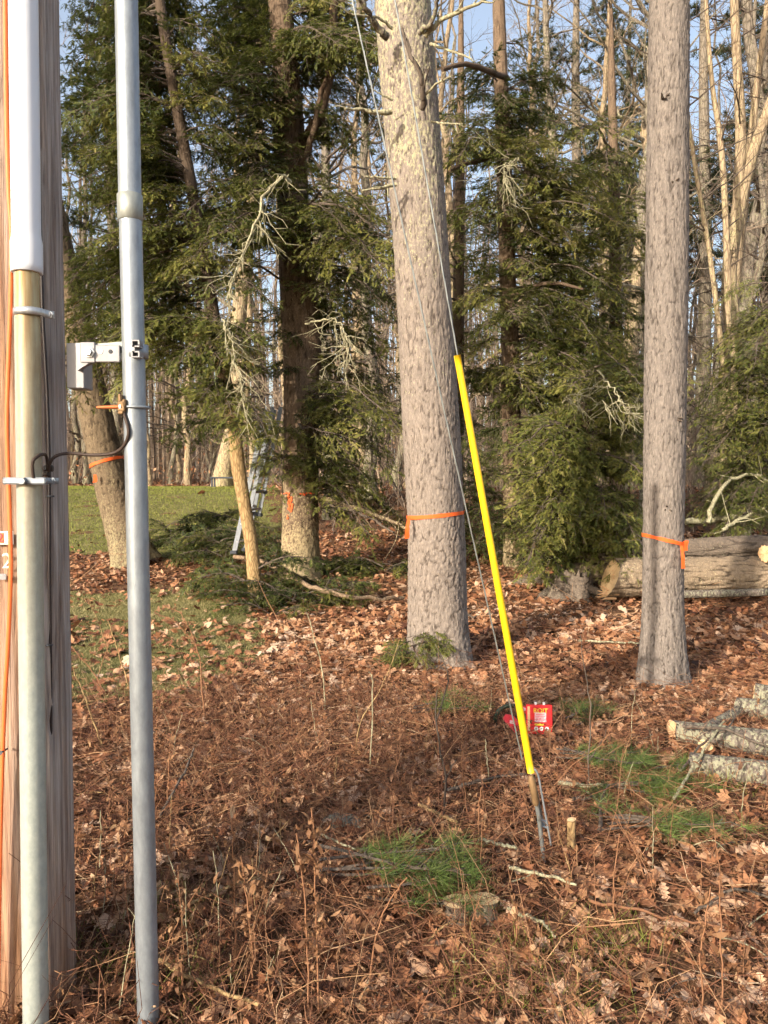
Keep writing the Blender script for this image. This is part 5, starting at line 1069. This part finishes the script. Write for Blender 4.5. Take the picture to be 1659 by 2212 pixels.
# riser on the pole face: white plastic above, weathered steel below
YR = 2.245
top, jn, bot = P(47, -260, YR), P(58, 590, YR), P(77, 2205, YR); bot[2] = float(H(bot[0], bot[1])) - .05
ris = thing('riser_conduit', 'riser pipe strapped to the pole, white plastic above stained steel', 'conduit', tuple(bot))
Lh = np.linalg.norm(jn - top); mb = MB()
V, F = lathe(top, jn, [(0, .0395), (1 - .115 / Lh, .0395), (1 - .10 / Lh, .0405), (1 - .085 / Lh, .0435), (1 - .02 / Lh, .0437), (1 - .001 / Lh, .0432), (1, .041)], 40); mb.add(V, F); mb.build('plastic_pipe', M['pvc'], ris, True)
mb = MB(); jn2 = jn + (top - jn) * .03; V, F = lathe(bot, jn2, [(0, .0362), (.3, .0358), (.7, .0352), (1, .0348)], 40); mb.add(V, F); mb.build('steel_pipe', M['riser'], ris, True)
def strap(name, px, py, wpx, bolts, label=None, hh=.020, mat='zinc'):
    c = P(px, py, YR); hw = wpx * .5 * YR / FPX; mb = MB(); u = np.linspace(0, math.pi, 18); s = []
    arc = np.stack([c[0] - .042 * np.cos(u), YR - .040 * np.sin(u), np.full(18, c[2])], -1)
    path = np.vstack([[c[0] - hw, YR + .028, c[2]], [c[0] - .052, YR + .026, c[2]], arc, [c[0] + .052, YR + .026, c[2]], [c[0] + hw, YR + .028, c[2]]])
    tdir = norm(np.gradient(path, axis=0)); nrm_ = np.stack([tdir[:, 1], -tdir[:, 0], 0 * tdir[:, 0]], -1) * .0025; z = np.array([0, 0, hh / 2])
    ring = np.stack([path - nrm_ - z, path + nrm_ - z * .8, path + nrm_ + z * .8, path - nrm_ + z], 1); k = len(path); V = ring.reshape(-1, 3); i = np.arange(k - 1)[:, None]; j = np.arange(4)[None]
    F = np.stack([i * 4 + j, i * 4 + (j + 1) % 4, (i + 1) * 4 + (j + 1) % 4, (i + 1) * 4 + j], -1).reshape(-1, 4); mb.add(V, [F, np.array([[3, 2, 1, 0], [k * 4 - 4, k * 4 - 3, k * 4 - 2, k * 4 - 1]])])
    s_ = mb.build(name, M[mat], ris, True)
    for bx in bolts:
        q = P(bx, py, YR); yb = YR + .025 if abs(q[0] - c[0]) > .045 else YR - .042; b = MB()
        V, F = tubes(np.array([[q[0], yb, q[2]], [q[0], yb - .006, q[2]], [q[0], yb - .0065, q[2]], [q[0], yb - .012, q[2]]]), [.011, .011, .0075, .007], 6, True); b.add(V, F)
        bo = obj('bolt', b.mesh('bolt', [M[mat]], False, bot), s_)
    return s_
strap('pipe_strap', 64, 676, 88, (27, 100), hh=.023)
strap('pipe_clamp', 69, 1039, 98, (30, 106), hh=.020, mat='galv')
q = P(69, 1039, YR); mb = MB(); V, F = box((q[0], YR - .046, q[2]), (.125, .010, .020), None, .004); mb.add(V, F); V, F = tubes(np.array([[q[0], YR - .05, q[2]], [q[0], YR - .066, q[2]]]), [.011, .010], 6, True); mb.add(V, F); mb.build('clamp_bar', M['galv'], ris)

# galvanised mast standing free beside the pole
YM = 2.30
mt, mc, mb0 = P(268, -260, YM), P(281, 450, YM), P(321, 2205, YM); mb0[2] = float(H(mb0[0], YM)) - .06
mast = thing('galvanised_mast', 'tall galvanised steel conduit with a threaded coupling standing beside the wooden pole', 'conduit', tuple(mb0))
mb = MB(); V, F = lathe(mb0, P(282, 470, YM), [(0, .0325), (.5, .0325), (1, .0328)], 40); mb.add(V, F); mb.build('lower_pipe', M['galv'], mast, True)
mb = MB(); V, F = lathe(P(281, 440, YM), mt, [(0, .0328), (1, .0328)], 40); mb.add(V, F); mb.build('upper_pipe', M['galv'], mast, True)
mb = MB(); V, F = lathe(P(281.5, 478, YM), P(280.5, 421, YM), [(0, .0335), (.03, .0365), (.97, .0368), (1, .034)], 40); mb.add(V, F); mb.build('coupling', M['galv_old'], mast, True)

# stand-off bracket between pole and mast
ba = P(150, 760, 2.36); bb = P(290, 760, 2.29); zc = ba[2]
br = thing('standoff_bracket', 'pale aluminium stand-off bracket holding the mast away from the pole', 'bracket', tuple(ba)); K = 2.30 / FPX
mb = MB(); V, F = box(((P(151, 0, 2.32)[0] + P(166, 0, 2.32)[0]) / 2 - .014, 2.36, P(0, 787, 2.3)[2]), (.052, .07, 97 * K), None, .002); mb.add(V, F); mb.build('back_plate', M['alum'], br)
def prism(poly, y0, y1):
    n = len(poly); V = np.array([[x, y0, z] for x, z in poly] + [[x, y1, z] for x, z in poly]); i = np.arange(n)
    return V, [np.stack([i, (i + 1) % n, n + (i + 1) % n, n + i], -1), np.array([list(range(n))[::-1]]), np.array([[n + k for k in range(n)]])]
def pxz(px, py, Y): q = P(px, py, Y); return (q[0], q[2])
mb = MB(); V, F = prism([pxz(*c, 2.3) for c in ((162, 740), (196, 740), (208, 742), (208, 776), (180, 790), (166, 800))], 2.305, 2.325); mb.add(V, F); mb.build('gusset', M['alum'], br)
mb = MB(); V, F = box((*np.array(pxz(189, 761, 2.28))[:1], 2.285, pxz(189, 761, 2.28)[1]), (31 * K, .012, 43 * K), None, .002); mb.add(V, F); ar = mb.build('clip_plate', M['alum'], br)
mb = MB(); q = P(190, 760, 2.27); V, F = tubes(np.array([[q[0], 2.279, q[2]], [q[0], 2.275, q[2]], [q[0], 2.2745, q[2]], [q[0], 2.265, q[2]]]), [.017, .017, .0115, .011], 6, True); mb.add(V, F); mb.build('bolt', M['zinc'], br)
mb = MB(); V, F = box((pxz(228, 763, 2.28)[0], 2.288, pxz(228, 763, 2.28)[1]), (58 * K, .010, 36 * K), None, .002); mb.add(V, F); mb.build('arm', M['alum'], br)
for (px, rad, m) in ((216, .0085, 'white'), (238, .0065, 'dark')):
    mb = MB(); q = P(px, 759, 2.28); V, F = tubes(np.array([[q[0], 2.284, q[2]], [q[0], 2.281, q[2]]]), [rad, rad * .9], 12, True); mb.add(V, F); mb.build('hole_plug', M[m], br)
mb = MB()                                          # strut rails running back to the profile end
for zz_, th_ in ((746, 10), (771, 11)):
    V, F = prism([pxz(*c, 2.3) for c in ((205, zz_ + 3 - th_ / 2), (284, zz_ - th_ / 2 - 4), (284, zz_ + th_ / 2), (205, zz_ + th_ / 2 - 1))], 2.292, 2.33); mb.add(V, F)
mb.build('strut_rail', M['galv_old'], br)
mb = MB(); V, F = box((pxz(262, 758, 2.3)[0], 2.318, pxz(262, 758, 2.3)[1]), (44 * K, .012, 22 * K)); mb.add(V, F); mb.build('strut_back', M['dark'], br)
mb = MB(); zt, zb = pxz(289, 738, 2.26)[1], pxz(289, 775, 2.26)[1]; xl, xr = pxz(280, 0, 2.26)[0], pxz(298, 0, 2.26)[0]
for (x0, x1, z0, z1) in ((xl, xr, zt - .003, zt), (xl, xl + .004, zt - .016, zt - .003), (xr - .004, xr, zt - .013, zt - .003), (xl, xr, zb, zb + .003), (xl, xl + .004, zb + .003, zb + .014), (xr - .004, xr, zb + .003, zb + .014), (xl + .003, xl + .010, zb + .014, zt - .016), (xl, xr, zt - .020, zt - .016), (xl, xr, zb + .014, zb + .018)):
    V, F = box(((x0 + x1) / 2, 2.250, (z0 + z1) / 2), (x1 - x0, .035, z1 - z0)); mb.add(V, F)
mb.build('profile_end', M['alum'], br)
mb = MB(); q = P(293, 760, 2.30); V, F = lathe([q[0] + .002, YM, q[2] - .020], [q[0] + .002, YM, q[2] + .020], [(0, .0335), (.02, .0350), (.98, .0350), (1, .0335)], 36); mb.add(V, F); mb.build('band', M['galv'], br, True)

# ground clamp on the mast
q = P(294, 879, YM); gc = thing('ground_clamp', 'brass ground clamp with orange copper screw ringed around the mast', 'clamp', (q[0], YM, q[2]))
mb = MB(); u = np.linspace(0, 2 * math.pi, 33); V, F = tubes(np.stack([q[0] + .002 + .0375 * np.cos(u), YM + .0375 * np.sin(u), q[2] - .0005 * u], -1), np.full(33, .0042), 8); mb.add(V, F); mb.build('ring', M['galv'], gc, True)
mb = MB(); e = P(263, 878, 2.265)
for (dx, dz, sx, sz) in ((0, 0, .022, .030), (-.004, .024, .010, .024), (-.002, -.018, .016, .010), (.008, .010, .010, .022)):
    V, F = box((e[0] + dx, 2.268, e[2] + dz), (sx, .022, sz), None, .003); mb.add(V, F)
mb.build('clamp_body', M['brass'], gc)
mb = MB(); a = P(209, 880, 2.262); b = P(258, 879, 2.262); V, F = tubes(np.linspace(a, b, 8), [.0035, .0048, .0052, .0054, .0060, .0062, .0064, .0064], 8, True); mb.add(V, F); V, F = tubes(np.stack([b, b + [.006, 0, 0]]), [.0085, .0085], 6, True); mb.add(V, F, .5, 1); mb.build('screw', [M['copper'], M['white']], gc, True)

def cable(name, label, rows, rad, mat, n=8, k=60, cat='cable', group=None):
    q = np.array([P(*p) for p in rows]); s = spline(q, k); V, F = tubes(s, np.full(k, rad), n, True); mb = MB(); mb.add(V, F)
    o = obj(name, mb.mesh(name, [M[mat]], True, q[0]), None, tuple(q[0])); return tag(o, label, cat, group)
def on_pole(px, off=.004):                         # distance of the pole's face at that picture column
    k = (px - 829.5) / FPX; r = PR + off; a, b, c = k * k + 1, -2 * (k * PX + PY), PX ** 2 + PY ** 2 - r * r
    return (-b - math.sqrt(max(0., b * b - 4 * a * c))) / (2 * a)
cable('orange_cable', 'bright orange cable running down the pole left of the riser', [(9, -200, 2.26), (11, 0, 2.26), (14, 250, 2.26), (19, 420, 2.25), (24, 500, 2.24), (23, 640, 2.25), (19, 760, 2.26), (15, 900, 2.26), (17, 1000, 2.26), (22, 1150, 2.25), (23, 1250, 2.25), (17, 1400, 2.26), (11, 1500, 2.27), (5, 1650, 2.27), (1, 1800, 2.27), (-6, 2200, 2.27)], .0066, 'orange')
rows = [(px, py, on_pole(px)) for px, py in ((72, -150), (76, 0), (80, 200), (85, 400), (90, 590), (93, 690), (102, 850), (106, 1000), (107, 1250), (109, 1400), (111, 1700), (116, 2000), (119, 2212), (119, 2260))]
cable('ground_wire', 'black ground wire stapled down the pole right of the riser', rows, .0052, 'black')
cable('bonding_wire', 'brown bonding wire looping from the pole splice to the ground clamp', [(104, 1018, 2.29), (108, 1000, 2.28), (121, 985, 2.285), (150, 979, 2.31), (200, 983, 2.31), (245, 979, 2.29), (268, 962, 2.275), (277, 940, 2.262), (276, 920, 2.262), (270, 900, 2.265), (266, 884, 2.268)], .0050, 'brown')
cable('bonding_jumper', 'short brown wire loop from the riser clamp over to the splice', [(72, 1032, 2.196), (70, 1005, 2.190), (74, 992, 2.192), (88, 982, 2.225), (98, 983, 2.27), (102, 995, 2.285), (103, 1016, 2.29)], .0048, 'brown')
g = P(105, 1012, on_pole(105, .012)); sb = thing('split_bolt', 'dark split bolt joining the wires on the pole', 'connector', tuple(g))
mb = MB(); V, F = box(g, (.026, .022, .020), None, .004); mb.add(V, F); V, F = box(g + [-.006, -.004, -.016], (.020, .018, .014), None, .003); mb.add(V, F); mb.build('body', M['black'], sb)
mb = MB(); V, F = tubes(np.array([g + [0, -.008, .002], g + [0, -.018, .002]]), [.009, .008], 6, True); mb.add(V, F); mb.build('nut', M['dark'], sb)
for k, (px, py) in enumerate([(109, 1072), (106, 1393), (114, 1870)]):
    g = P(px, py, on_pole(px, .004)); mb = MB(); u = np.linspace(0, math.pi, 9); V, F = tubes(np.stack([g[0] - .010 * np.cos(u), g[1] - .010 * np.sin(u), g[2] + 0 * u], -1), np.full(9, .003), 6, True); mb.add(V, F)
    o = obj('wire_staple', mb.mesh('wire_staple', [M['dark']], True, g), None, tuple(g)); tag(o, ['dark staple over the black wire just below the riser clamp', 'dark staple over the black wire at mid height', 'dark staple over the black wire near the pole foot'][k], 'staple', 'staples on the ground wire')
g = P(5, 1625, 2.262); mb = MB(); V, F = tubes(np.array([g + [0, .03, 0], g + [0, -.01, .002], g + [0, -.014, .003]]), [.003, .003, .008], 8, True); mb.add(V, F); o = obj('nail', mb.mesh('nail', [M['dark']], True, g), None, tuple(g)); tag(o, 'dark nail beside the orange cable low on the pole', 'nail')
g = P(38, 1458, on_pole(38, -.002)); mb = MB(); V, F = box(g, (.010, .006, .022), None, .002); mb.add(V, F); o = obj('nail', mb.mesh('nail', [M['black']], False, g), None, tuple(g)); tag(o, 'short black spike head left of the riser low on the pole', 'nail')
# number tags
def text(name, body, size, mat, parent, loc, rot, extr=.0006):
    c = bpy.data.curves.new(name, 'FONT'); c.body = body; c.size = size; c.extrude = extr; c.align_x = 'CENTER'; c.align_y = 'CENTER'; c.materials.append(mat)
    tmp = bpy.data.objects.new(name, c); COL.objects.link(tmp); bpy.context.view_layer.update(); me = bpy.data.meshes.new_from_object(tmp.evaluated_get(bpy.context.evaluated_depsgraph_get())); bpy.data.objects.remove(tmp)
    o = bpy.data.objects.new(name, me); COL.objects.link(o); o.parent = parent; o.location = loc; o.rotation_euler = rot; return o
g = P(8, 1162, 2.288); tg = thing('number_tag', 'white pole tag with an orange panel and number 2', 'tag', tuple(g))
mb = MB(); V, F = box(g + [0, 0, 0], (.058, .004, .040), None, .002); mb.add(V, F); mb.build('plate', M['white'], tg)
mb = MB(); V, F = box(g + [-.014, -.003, 0], (.030, .002, .030)); mb.add(V, F); mb.build('panel', M['orange'], tg); text('numeral', '2', .036, M['redtag'], tg, (-.008, -.0052, 0), (R(90), 0, 0))
g = P(15, 1213, 2.285); sn = thing('metal_numeral', 'shiny stamped metal numeral nailed to the pole below the tag', 'numeral', tuple(g)); text('numeral', '2', .065, M['zinc'], sn, (0, 0, 0), (R(90), 0, 0), .002)
g = P(3, 1246, 2.285); s2 = thing('metal_plate', 'small pale metal plate at the pole edge under the numeral', 'plate', tuple(g)); mb = MB(); V, F = box(g, (.030, .003, .018), None, .001); mb.add(V, F); mb.build('plate', M['alum'], s2)

# ------------------------------------------------------------------ guy wires, guard and anchor
gA = G(1181, 1862); hd = np.array([PX - gA[0], PY - gA[1], 0]); eye = P(1142, 1688, 3.22)
A1 = np.array([PX, PY, 9.0]) + norm(-hd) * PR; A2 = np.array([PX, PY, 7.2]) + norm(-hd) * PR
def guy(label, a, b):
    s = np.linspace(a, b, 30); mb = MB()
    for q in range(3):                             # three visible strands twisted together
        u = np.linspace(0, np.linalg.norm(b - a) / .05 * 2 * math.pi / 6, 400) + q * 2.094; p = a + (b - a) * np.linspace(0, 1, 400)[:, None]; Rm = frame(b - a)
        V, F = tubes(p + (np.cos(u)[:, None] * Rm[:, 1] + np.sin(u)[:, None] * Rm[:, 2]) * .0016, np.full(400, .0019), 5); mb.add(V, F)
    o = obj('guy_wire', mb.mesh('guy_wire', [M['steel_wire']], True, a), None, tuple(a)); return tag(o, label, 'wire', 'steel guy wires of the pole')
w1a = P(1147, 1668, 3.20)
guy('steel guy wire running up out of the yellow guard', w1a, A1)
guy('steel guy wire crossing the lichened pine left of the yellow guard', P(1128, 1640, 3.19), A2)
d1 = norm(A1 - w1a); ztop = P(983, 767, 3.06)[2]; tt = (ztop - w1a[2]) / d1[2]
gd = thing('guy_guard', 'bright yellow plastic guard sleeved over the slanting guy wire', 'guard', tuple(w1a))
k = 40; c = w1a + d1 * np.linspace(0, tt, k)[:, None]; Rm = frame(d1, (0, -1, 0)); th = np.linspace(-2.5, 2.5, 17); rd = np.linspace(.0155, .0125, k)
ca = Rm[:, 1]; cb = -Rm[:, 2] if Rm[1, 2] > 0 else Rm[:, 2]
out_ = c[:, None] + (ca[None, None] * np.sin(th)[None, :, None] + cb[None, None] * np.cos(th)[None, :, None]) * rd[:, None, None]
inn = c[:, None] + (ca[None, None] * np.sin(th)[None, :, None] + cb[None, None] * np.cos(th)[None, :, None]) * (rd - .002)[:, None, None]
prof = np.concatenate([out_, inn[:, ::-1]], 1); m_ = prof.shape[1]; i = np.arange(k - 1)[:, None]; j = np.arange(m_)[None]
F = np.stack([i * m_ + j, i * m_ + (j + 1) % m_, (i + 1) * m_ + (j + 1) % m_, (i + 1) * m_ + j], -1).reshape(-1, 4)
e0 = np.stack([np.arange(16), np.arange(16) + 1, m_ - 2 - np.arange(16), m_ - 1 - np.arange(16)], -1)
obj('sleeve', mesh('guard_sleeve', prof.reshape(-1, 3) - w1a, [F, e0, e0[:, ::-1] + (k - 1) * m_], {}, [M['yellow']], True), gd)
mb = MB()                                          # the raised rib down the guard's side
V, F = tubes(c + ca * .0125 + cb * -.002, np.linspace(.0032, .0026, k), 6, True); mb.add(V, F); mb.build('rib', M['yellow'], gd, True)
an = thing('guy_anchor', 'grey steel anchor rod with thimble eye and wire clips rising from the leaves', 'anchor', tuple(gA))
mb = MB(); V, F = tubes(np.stack([gA - [0, 0, .1], gA + (w1a - gA) * .5, w1a - d1 * .05]), [.0095, .0095, .0095], 10, True); mb.add(V, F); mb.build('rod', M['steel_wire'], an, True)
mb = MB(); c0 = w1a - d1 * .06; V, F = tubes(np.stack([c0 + d1 * .05, c0 + d1 * .03, c0 - d1 * .07, c0 - d1 * .085]) + [-.004, -.012, 0], [.010, .016, .015, .009], 8, True); mb.add(V, F); mb.build('clip', M['brass'], an, True)
mb = MB(); u = np.linspace(0, math.pi, 16); cc = w1a - d1 * .03
V, F = tubes(np.concatenate([(cc - d1 * .30)[None] + [[.030, -.006, 0]], cc + d1 * (np.sin(u) * .045)[:, None] + np.array([1., 0, .15]) * (np.cos(u) * .016)[:, None] + [.012, -.004, 0]]), np.full(17, .0042), 6, True); mb.add(V, F); mb.build('thimble', M['galv'], an, True)
mb = MB(); q = P(1173, 1776, 3.24); V, F = box(q, (.032, .014, .022), frame((1, .2, -.7)), .004); mb.add(V, F); V, F = tubes(np.stack([q + [-.02, -.01, -.006], q + [.024, -.008, -.024]]), [.005, .004], 6, True); mb.add(V, F); mb.build('wire_clip', M['galv'], an)
mb = MB(); V, F = tubes(np.stack([w1a + [.014, 0, -.02], q + [-.004, 0, .02], q + [-.010, 0, -.01]]), np.full(3, .0035), 6); mb.add(V, F); mb.build('tail_wire', M['steel_wire'], an, True)

# ------------------------------------------------------------------ ribbons and paint
def ribbon(name, label, pts_trunk, py0, py1, Yc, rad_mul, tail, seed, wpx=8, cat='ribbon', wob=0):
    """band around a trunk: py0 at its left edge, py1 at its right edge; tail: hanging end in picture points"""
    zs = pts_trunk[np.argsort(pts_trunk[:, 2])]; zm = P(800, (py0 + py1) / 2, Yc)[2]; c = axis_at(zs, zm); rad = float(np.interp(zm, zs[:, 2], zs[:, 3])) * rad_mul
    dz = (py0 - py1) / 2 * Yc / FPX; hw = wpx * .5 * Yc / FPX; u = np.linspace(0, 2 * math.pi, 60); r = np.random.default_rng(seed)
    cz = c[2] + dz * np.cos(u) + r.normal(0, hw * .06, 60); cz[-1] = cz[0]; tw = hw * (1 - .25 * vnoise(u * 3, u * 0, seed)); ax = np.array([np.interp(cz, zs[:, 2], zs[:, k]) for k in range(2)]).T
    xy = ax + np.stack([np.cos(u), np.sin(u)], -1) * (rad + .004)
    V = np.concatenate([np.column_stack([xy, cz - tw]), np.column_stack([xy * 1 + np.stack([np.cos(u), np.sin(u)], -1) * .003, cz + tw])]); i = np.arange(59); F = np.stack([i, i + 1, 60 + i + 1, 60 + i], -1)
    o = thing(name, label, cat, (c[0], c[1], c[2])); obj('band', mesh('ribbon_band', V - c, F, {}, [M['tape']], True), o)
    for tl in tail:
        q = np.array([P(px, py, Yq) for px, py, Yq in tl]); s = spline(q, 10); w_ = np.linspace(hw * .8, hw * 1.1, 10); sd_ = np.array([1., .25, .1]); V = np.concatenate([s - sd_ * w_[:, None], s + sd_ * w_[:, None] + r.normal(0, .002, (10, 3))]); i = np.arange(9)
        obj('tail', mesh('ribbon_tail', V - c, np.stack([i, i + 1, 11 + i, 10 + i], -1), {}, [M['tape']], True), o)
    return o
PB = px_path([(944, 1300, 6.8, 126), (943, 1200, 6.8, 124), (940, 1100, 6.8, 121), (935, 1000, 6.8, 121)]); ribbon('marking_ribbon', 'orange ribbon tied level around the lichened pine', PB, 1120, 1108, 6.6, 1.01, [[(884, 1118, 6.62), (880, 1140, 6.58), (879, 1164, 6.6)]], 1, 9)
PRt = px_path([(1432, 1300, 6.05, 84), (1433, 1150, 6.05, 85), (1437, 850, 6.05, 87)]); ribbon('marking_ribbon', 'orange ribbon with a knotted tail sagging around the straight pine', PRt, 1158, 1180, 5.9, 1.02, [[(1472, 1176, 5.87), (1475, 1200, 5.84), (1476, 1228, 5.85)], [(1472, 1178, 5.86), (1482, 1168, 5.83), (1480, 1190, 5.84)]], 2, 9)
PLt = px_path([(292, 1205, 12.6, 92), (262, 1120, 12.6, 76), (240, 1040, 12.6, 71), (215, 930, 12.6, 69), (185, 800, 12.6, 66)]); ribbon('marking_ribbon', 'orange ribbon slanting around the leaning tree beside the pole', PLt, 1008, 986, 12.3, 1.04, [[(205, 1025, 12.25), (206, 1036, 12.25), (204, 1042, 12.25)]], 3, 8)
def paint(label, rows, wpx, parent_pts, name='paint_mark', seed=0):
    """sprayed paint: a thin film wrapped on the hemlock trunk"""
    zs = parent_pts[np.argsort(parent_pts[:, 2])]; r = np.random.default_rng(seed); mb = MB()
    for px, py in rows:
        q = P(px + r.normal(0, wpx * .25), py + r.normal(0, 1), 11.2); c = axis_at(zs, q[2]); rad = float(np.interp(q[2], zs[:, 2], zs[:, 3])) * 1.035 + .012; x = np.clip(q[0] - c[0], -rad * .98, rad * .98); an = math.asin(x / rad); sz = wpx * .5 * 11.3 / FPX * r.uniform(.7, 1.2)
        nn = np.array([math.sin(an), -math.cos(an), 0]); V, F = disc(np.array([c[0], c[1], q[2]]) + nn * (rad + r.uniform(0, .004)), nn, sz, sz * r.uniform(.8, 1.4), 9, r, bulge=.003); mb.add(V, F)
    o = mb.build(name, M['spray']); return tag(o, label, 'paint')
paint('orange sprayed band around the base of the large hemlock', [(x, 1066) for x in list(range(611, 627, 2)) + list(range(648, 682, 2))], 3.2, p1, seed=1)
paint('orange vertical spray mark under the band on the large hemlock', [(622 + (y - 1070) * .06, y) for y in range(1070, 1104, 2)] + [(628, y) for y in range(1078, 1106, 3)] + [(620, 1112), (620, 1118)], 4.5, p1, seed=2)

# ------------------------------------------------------------------ ladder against the hemlock
lf, lt_ = P(505, 1196, 10.9), P(574, 885, 11.15); rf, rt_ = P(530, 1190, 11.15), P(592, 885, 11.35)
ld = thing('extension_ladder', 'grey aluminium extension ladder leaning against the painted hemlock', 'ladder', tuple(lf))
def rail(a, b, wd, dp, mat, nm):
    mb = MB(); Rm = frame(b - a, (0, 1, 0)); 
    for (oy, oz, sy, sz) in ((0, 0, dp * .25, wd), (dp * .4, wd * .45, dp, wd * .12), (dp * .4, -wd * .45, dp, wd * .12)):
        V, F = box((a + b) / 2 + Rm[:, 1] * oz + Rm[:, 2] * oy, (np.linalg.norm(b - a), sz, sy), Rm); mb.add(V, F)
    mb.build(nm, mat, ld)
rail(lf, lt_, .065, .03, M['ladder'], 'rail'); rail(rf, rt_, .065, .03, M['ladder'], 'rail')
u1 = (lt_ - lf); off = np.array([.095, -.03, .0]); rail(lf + u1 * .25 + off, lf + u1 * 1.02 + off, .055, .028, M['ladder'], 'fly_rail'); u2 = rt_ - rf; rail(rf + u2 * .25 + off, rf + u2 * 1.02 + off, .055, .028, M['ladder'], 'fly_rail')
for i in range(8):
    t_ = .08 + i * .12; mb = MB(); V, F = tubes(np.stack([lf + u1 * t_, rf + u2 * t_]), [.018, .018], 8, True); mb.add(V, F); mb.build('rung', M['ladder_pale'], ld, True)
for i in range(6):
    t_ = .30 + i * .12; mb = MB(); V, F = tubes(np.stack([lf + u1 * t_ + off, rf + u2 * t_ + off]), [.016, .016], 8, True); mb.add(V, F); mb.build('rung', M['ladder'], ld, True)
for a in (lf, rf):
    mb = MB(); V, F = box(a + [0, 0, .02], (.10, .08, .05), None, .01); mb.add(V, F); mb.build('foot', M['dark'], ld)
for t_, nm in ((.26, 'lock_bracket'), (.42, 'guide_bracket')):
    mb = MB(); V, F = box(rf + u2 * t_ + off * .5, (.19, .06, .05), frame(norm(np.cross(u2, [0, 1, 0]))), .006); mb.add(V, F); mb.build(nm, M['dark'], ld)

# ------------------------------------------------------------------ red package, tags and hose by the anchor
g = G(1165, 1590, .022); pk = thing('red_package', 'red printed cardboard package standing on the leaves right of the yellow guard', 'package', tuple(g)); wv, hv = .160, .178; RZ = R(-4)
bx = lambda c, s, b=0: box(np.array(c), s, None, b)
def part(nm, vf, m):
    mb = MB(); V, F = vf; mb.add(V, F); me = mb.mesh(nm, [m]); o = obj(nm, me, pk); o.rotation_euler = (R(-8), 0, RZ); return o
part('carton', bx((0, 0, hv / 2 - .005), (wv, .045, hv), .004), M['red'])
part('side_stripe', bx((-wv / 2 + .012, -.0235, hv * .5), (.016, .002, hv * .85)), M['cut_orange'])
part('print_panel', bx((.005, -.0238, hv * .56), (.072, .002, hv * .34)), M['pink'])
for k in range(4): part('print_line', bx((.002, -.0252, hv * (.47 + .06 * k)), (.060 - .008 * (k % 2), .0012, .003)), M['redtag'])
part('yellow_strip', bx((-.002, -.0238, hv * .30), (.058, .002, .012), .0008), M['yprint'])
for k in range(3):
    u = np.arange(16) * 2 * math.pi / 16; c = np.array([-.022 + .033 * k, -.0235, hv * .16]); Vv = np.vstack([np.stack([c[0] + .013 * np.cos(u), np.full(16, c[1]), c[2] + .013 * np.sin(u)], -1), np.stack([c[0] + .013 * np.cos(u), np.full(16, c[1] - .0015), c[2] + .013 * np.sin(u)], -1)]); i = np.arange(16)
    part('round_emblem', (Vv, [np.stack([i, (i + 1) % 16, 16 + (i + 1) % 16, 16 + i], -1), np.array([[16 + q for q in range(16)]])]), M['white'])
    part('emblem_dot', bx((c[0] - .002, c[1] - .0022, c[2]), (.008, .001, .006)), M['dark'])
for dx in (-.022, .030): part('hang_tab', bx((dx, 0, hv + .003), (.014, .02, .016), .002), M['white'])
tx = text('lettering', 'ROIT', .040, M['yprint'], pk, (0, 0, 0), (R(82), 0, RZ)); tx.location = (.004, -.049, hv * .80 + .004); tx.location = Vector((.004, -.0255 + .012, hv * .80))
hs = thing('green_hose', 'dark green hose arching out of the leaves behind the yellow guard', 'hose', tuple(G(1070, 1562)))
mb = MB(); q = np.array([G(1068, 1566, -.02), P(1072, 1545, 5.05), P(1084, 1530, 5.05), P(1105, 1524, 5.05), P(1125, 1535, 5.08), P(1134, 1560, 5.1), G(1138, 1590, -.02)]); V, F = tubes(spline(q, 40), np.full(40, .014), 10, True); mb.add(V, F); mb.build('hose_body', M['hose'], hs, True)
def flap(label, rows, Y, th=.003):
    q = np.array([P(px, py, Y + dy) for px, py, dy in rows]); c = q.mean(0); n = len(q); o = thing('red_tag', label, 'tag', tuple(c)); V = np.vstack([q, q + [0, .004, 0]]) - c; i = np.arange(n)
    obj('tag_sheet', mesh('tag_sheet', V, [np.array([list(range(n))[::-1], list(range(n, 2 * n))]), np.stack([i, (i + 1) % n, n + (i + 1) % n, n + i], -1)], {}, [M['redtag']]), o)
    mb = MB(); V, F = box(np.array([0, -.003, .005]), (.026, .002, .022)); mb.add(V, F); o2 = obj('white_patch', mb.mesh('white_patch', [M['pink']]), o); return o
flap('crumpled red tag on the hose left of the yellow guard', [(1086, 1553, 0), (1092, 1543, -.01), (1108, 1545, -.02), (1118, 1556, -.01), (1122, 1575, 0), (1112, 1584, .01), (1100, 1570, .0)], 4.82)
flap('small red tag peeking out behind the yellow guard above the package', [(1120, 1524, 0), (1132, 1524, -.01), (1141, 1532, -.01), (1141, 1546, 0), (1128, 1538, .0)], 5.0)
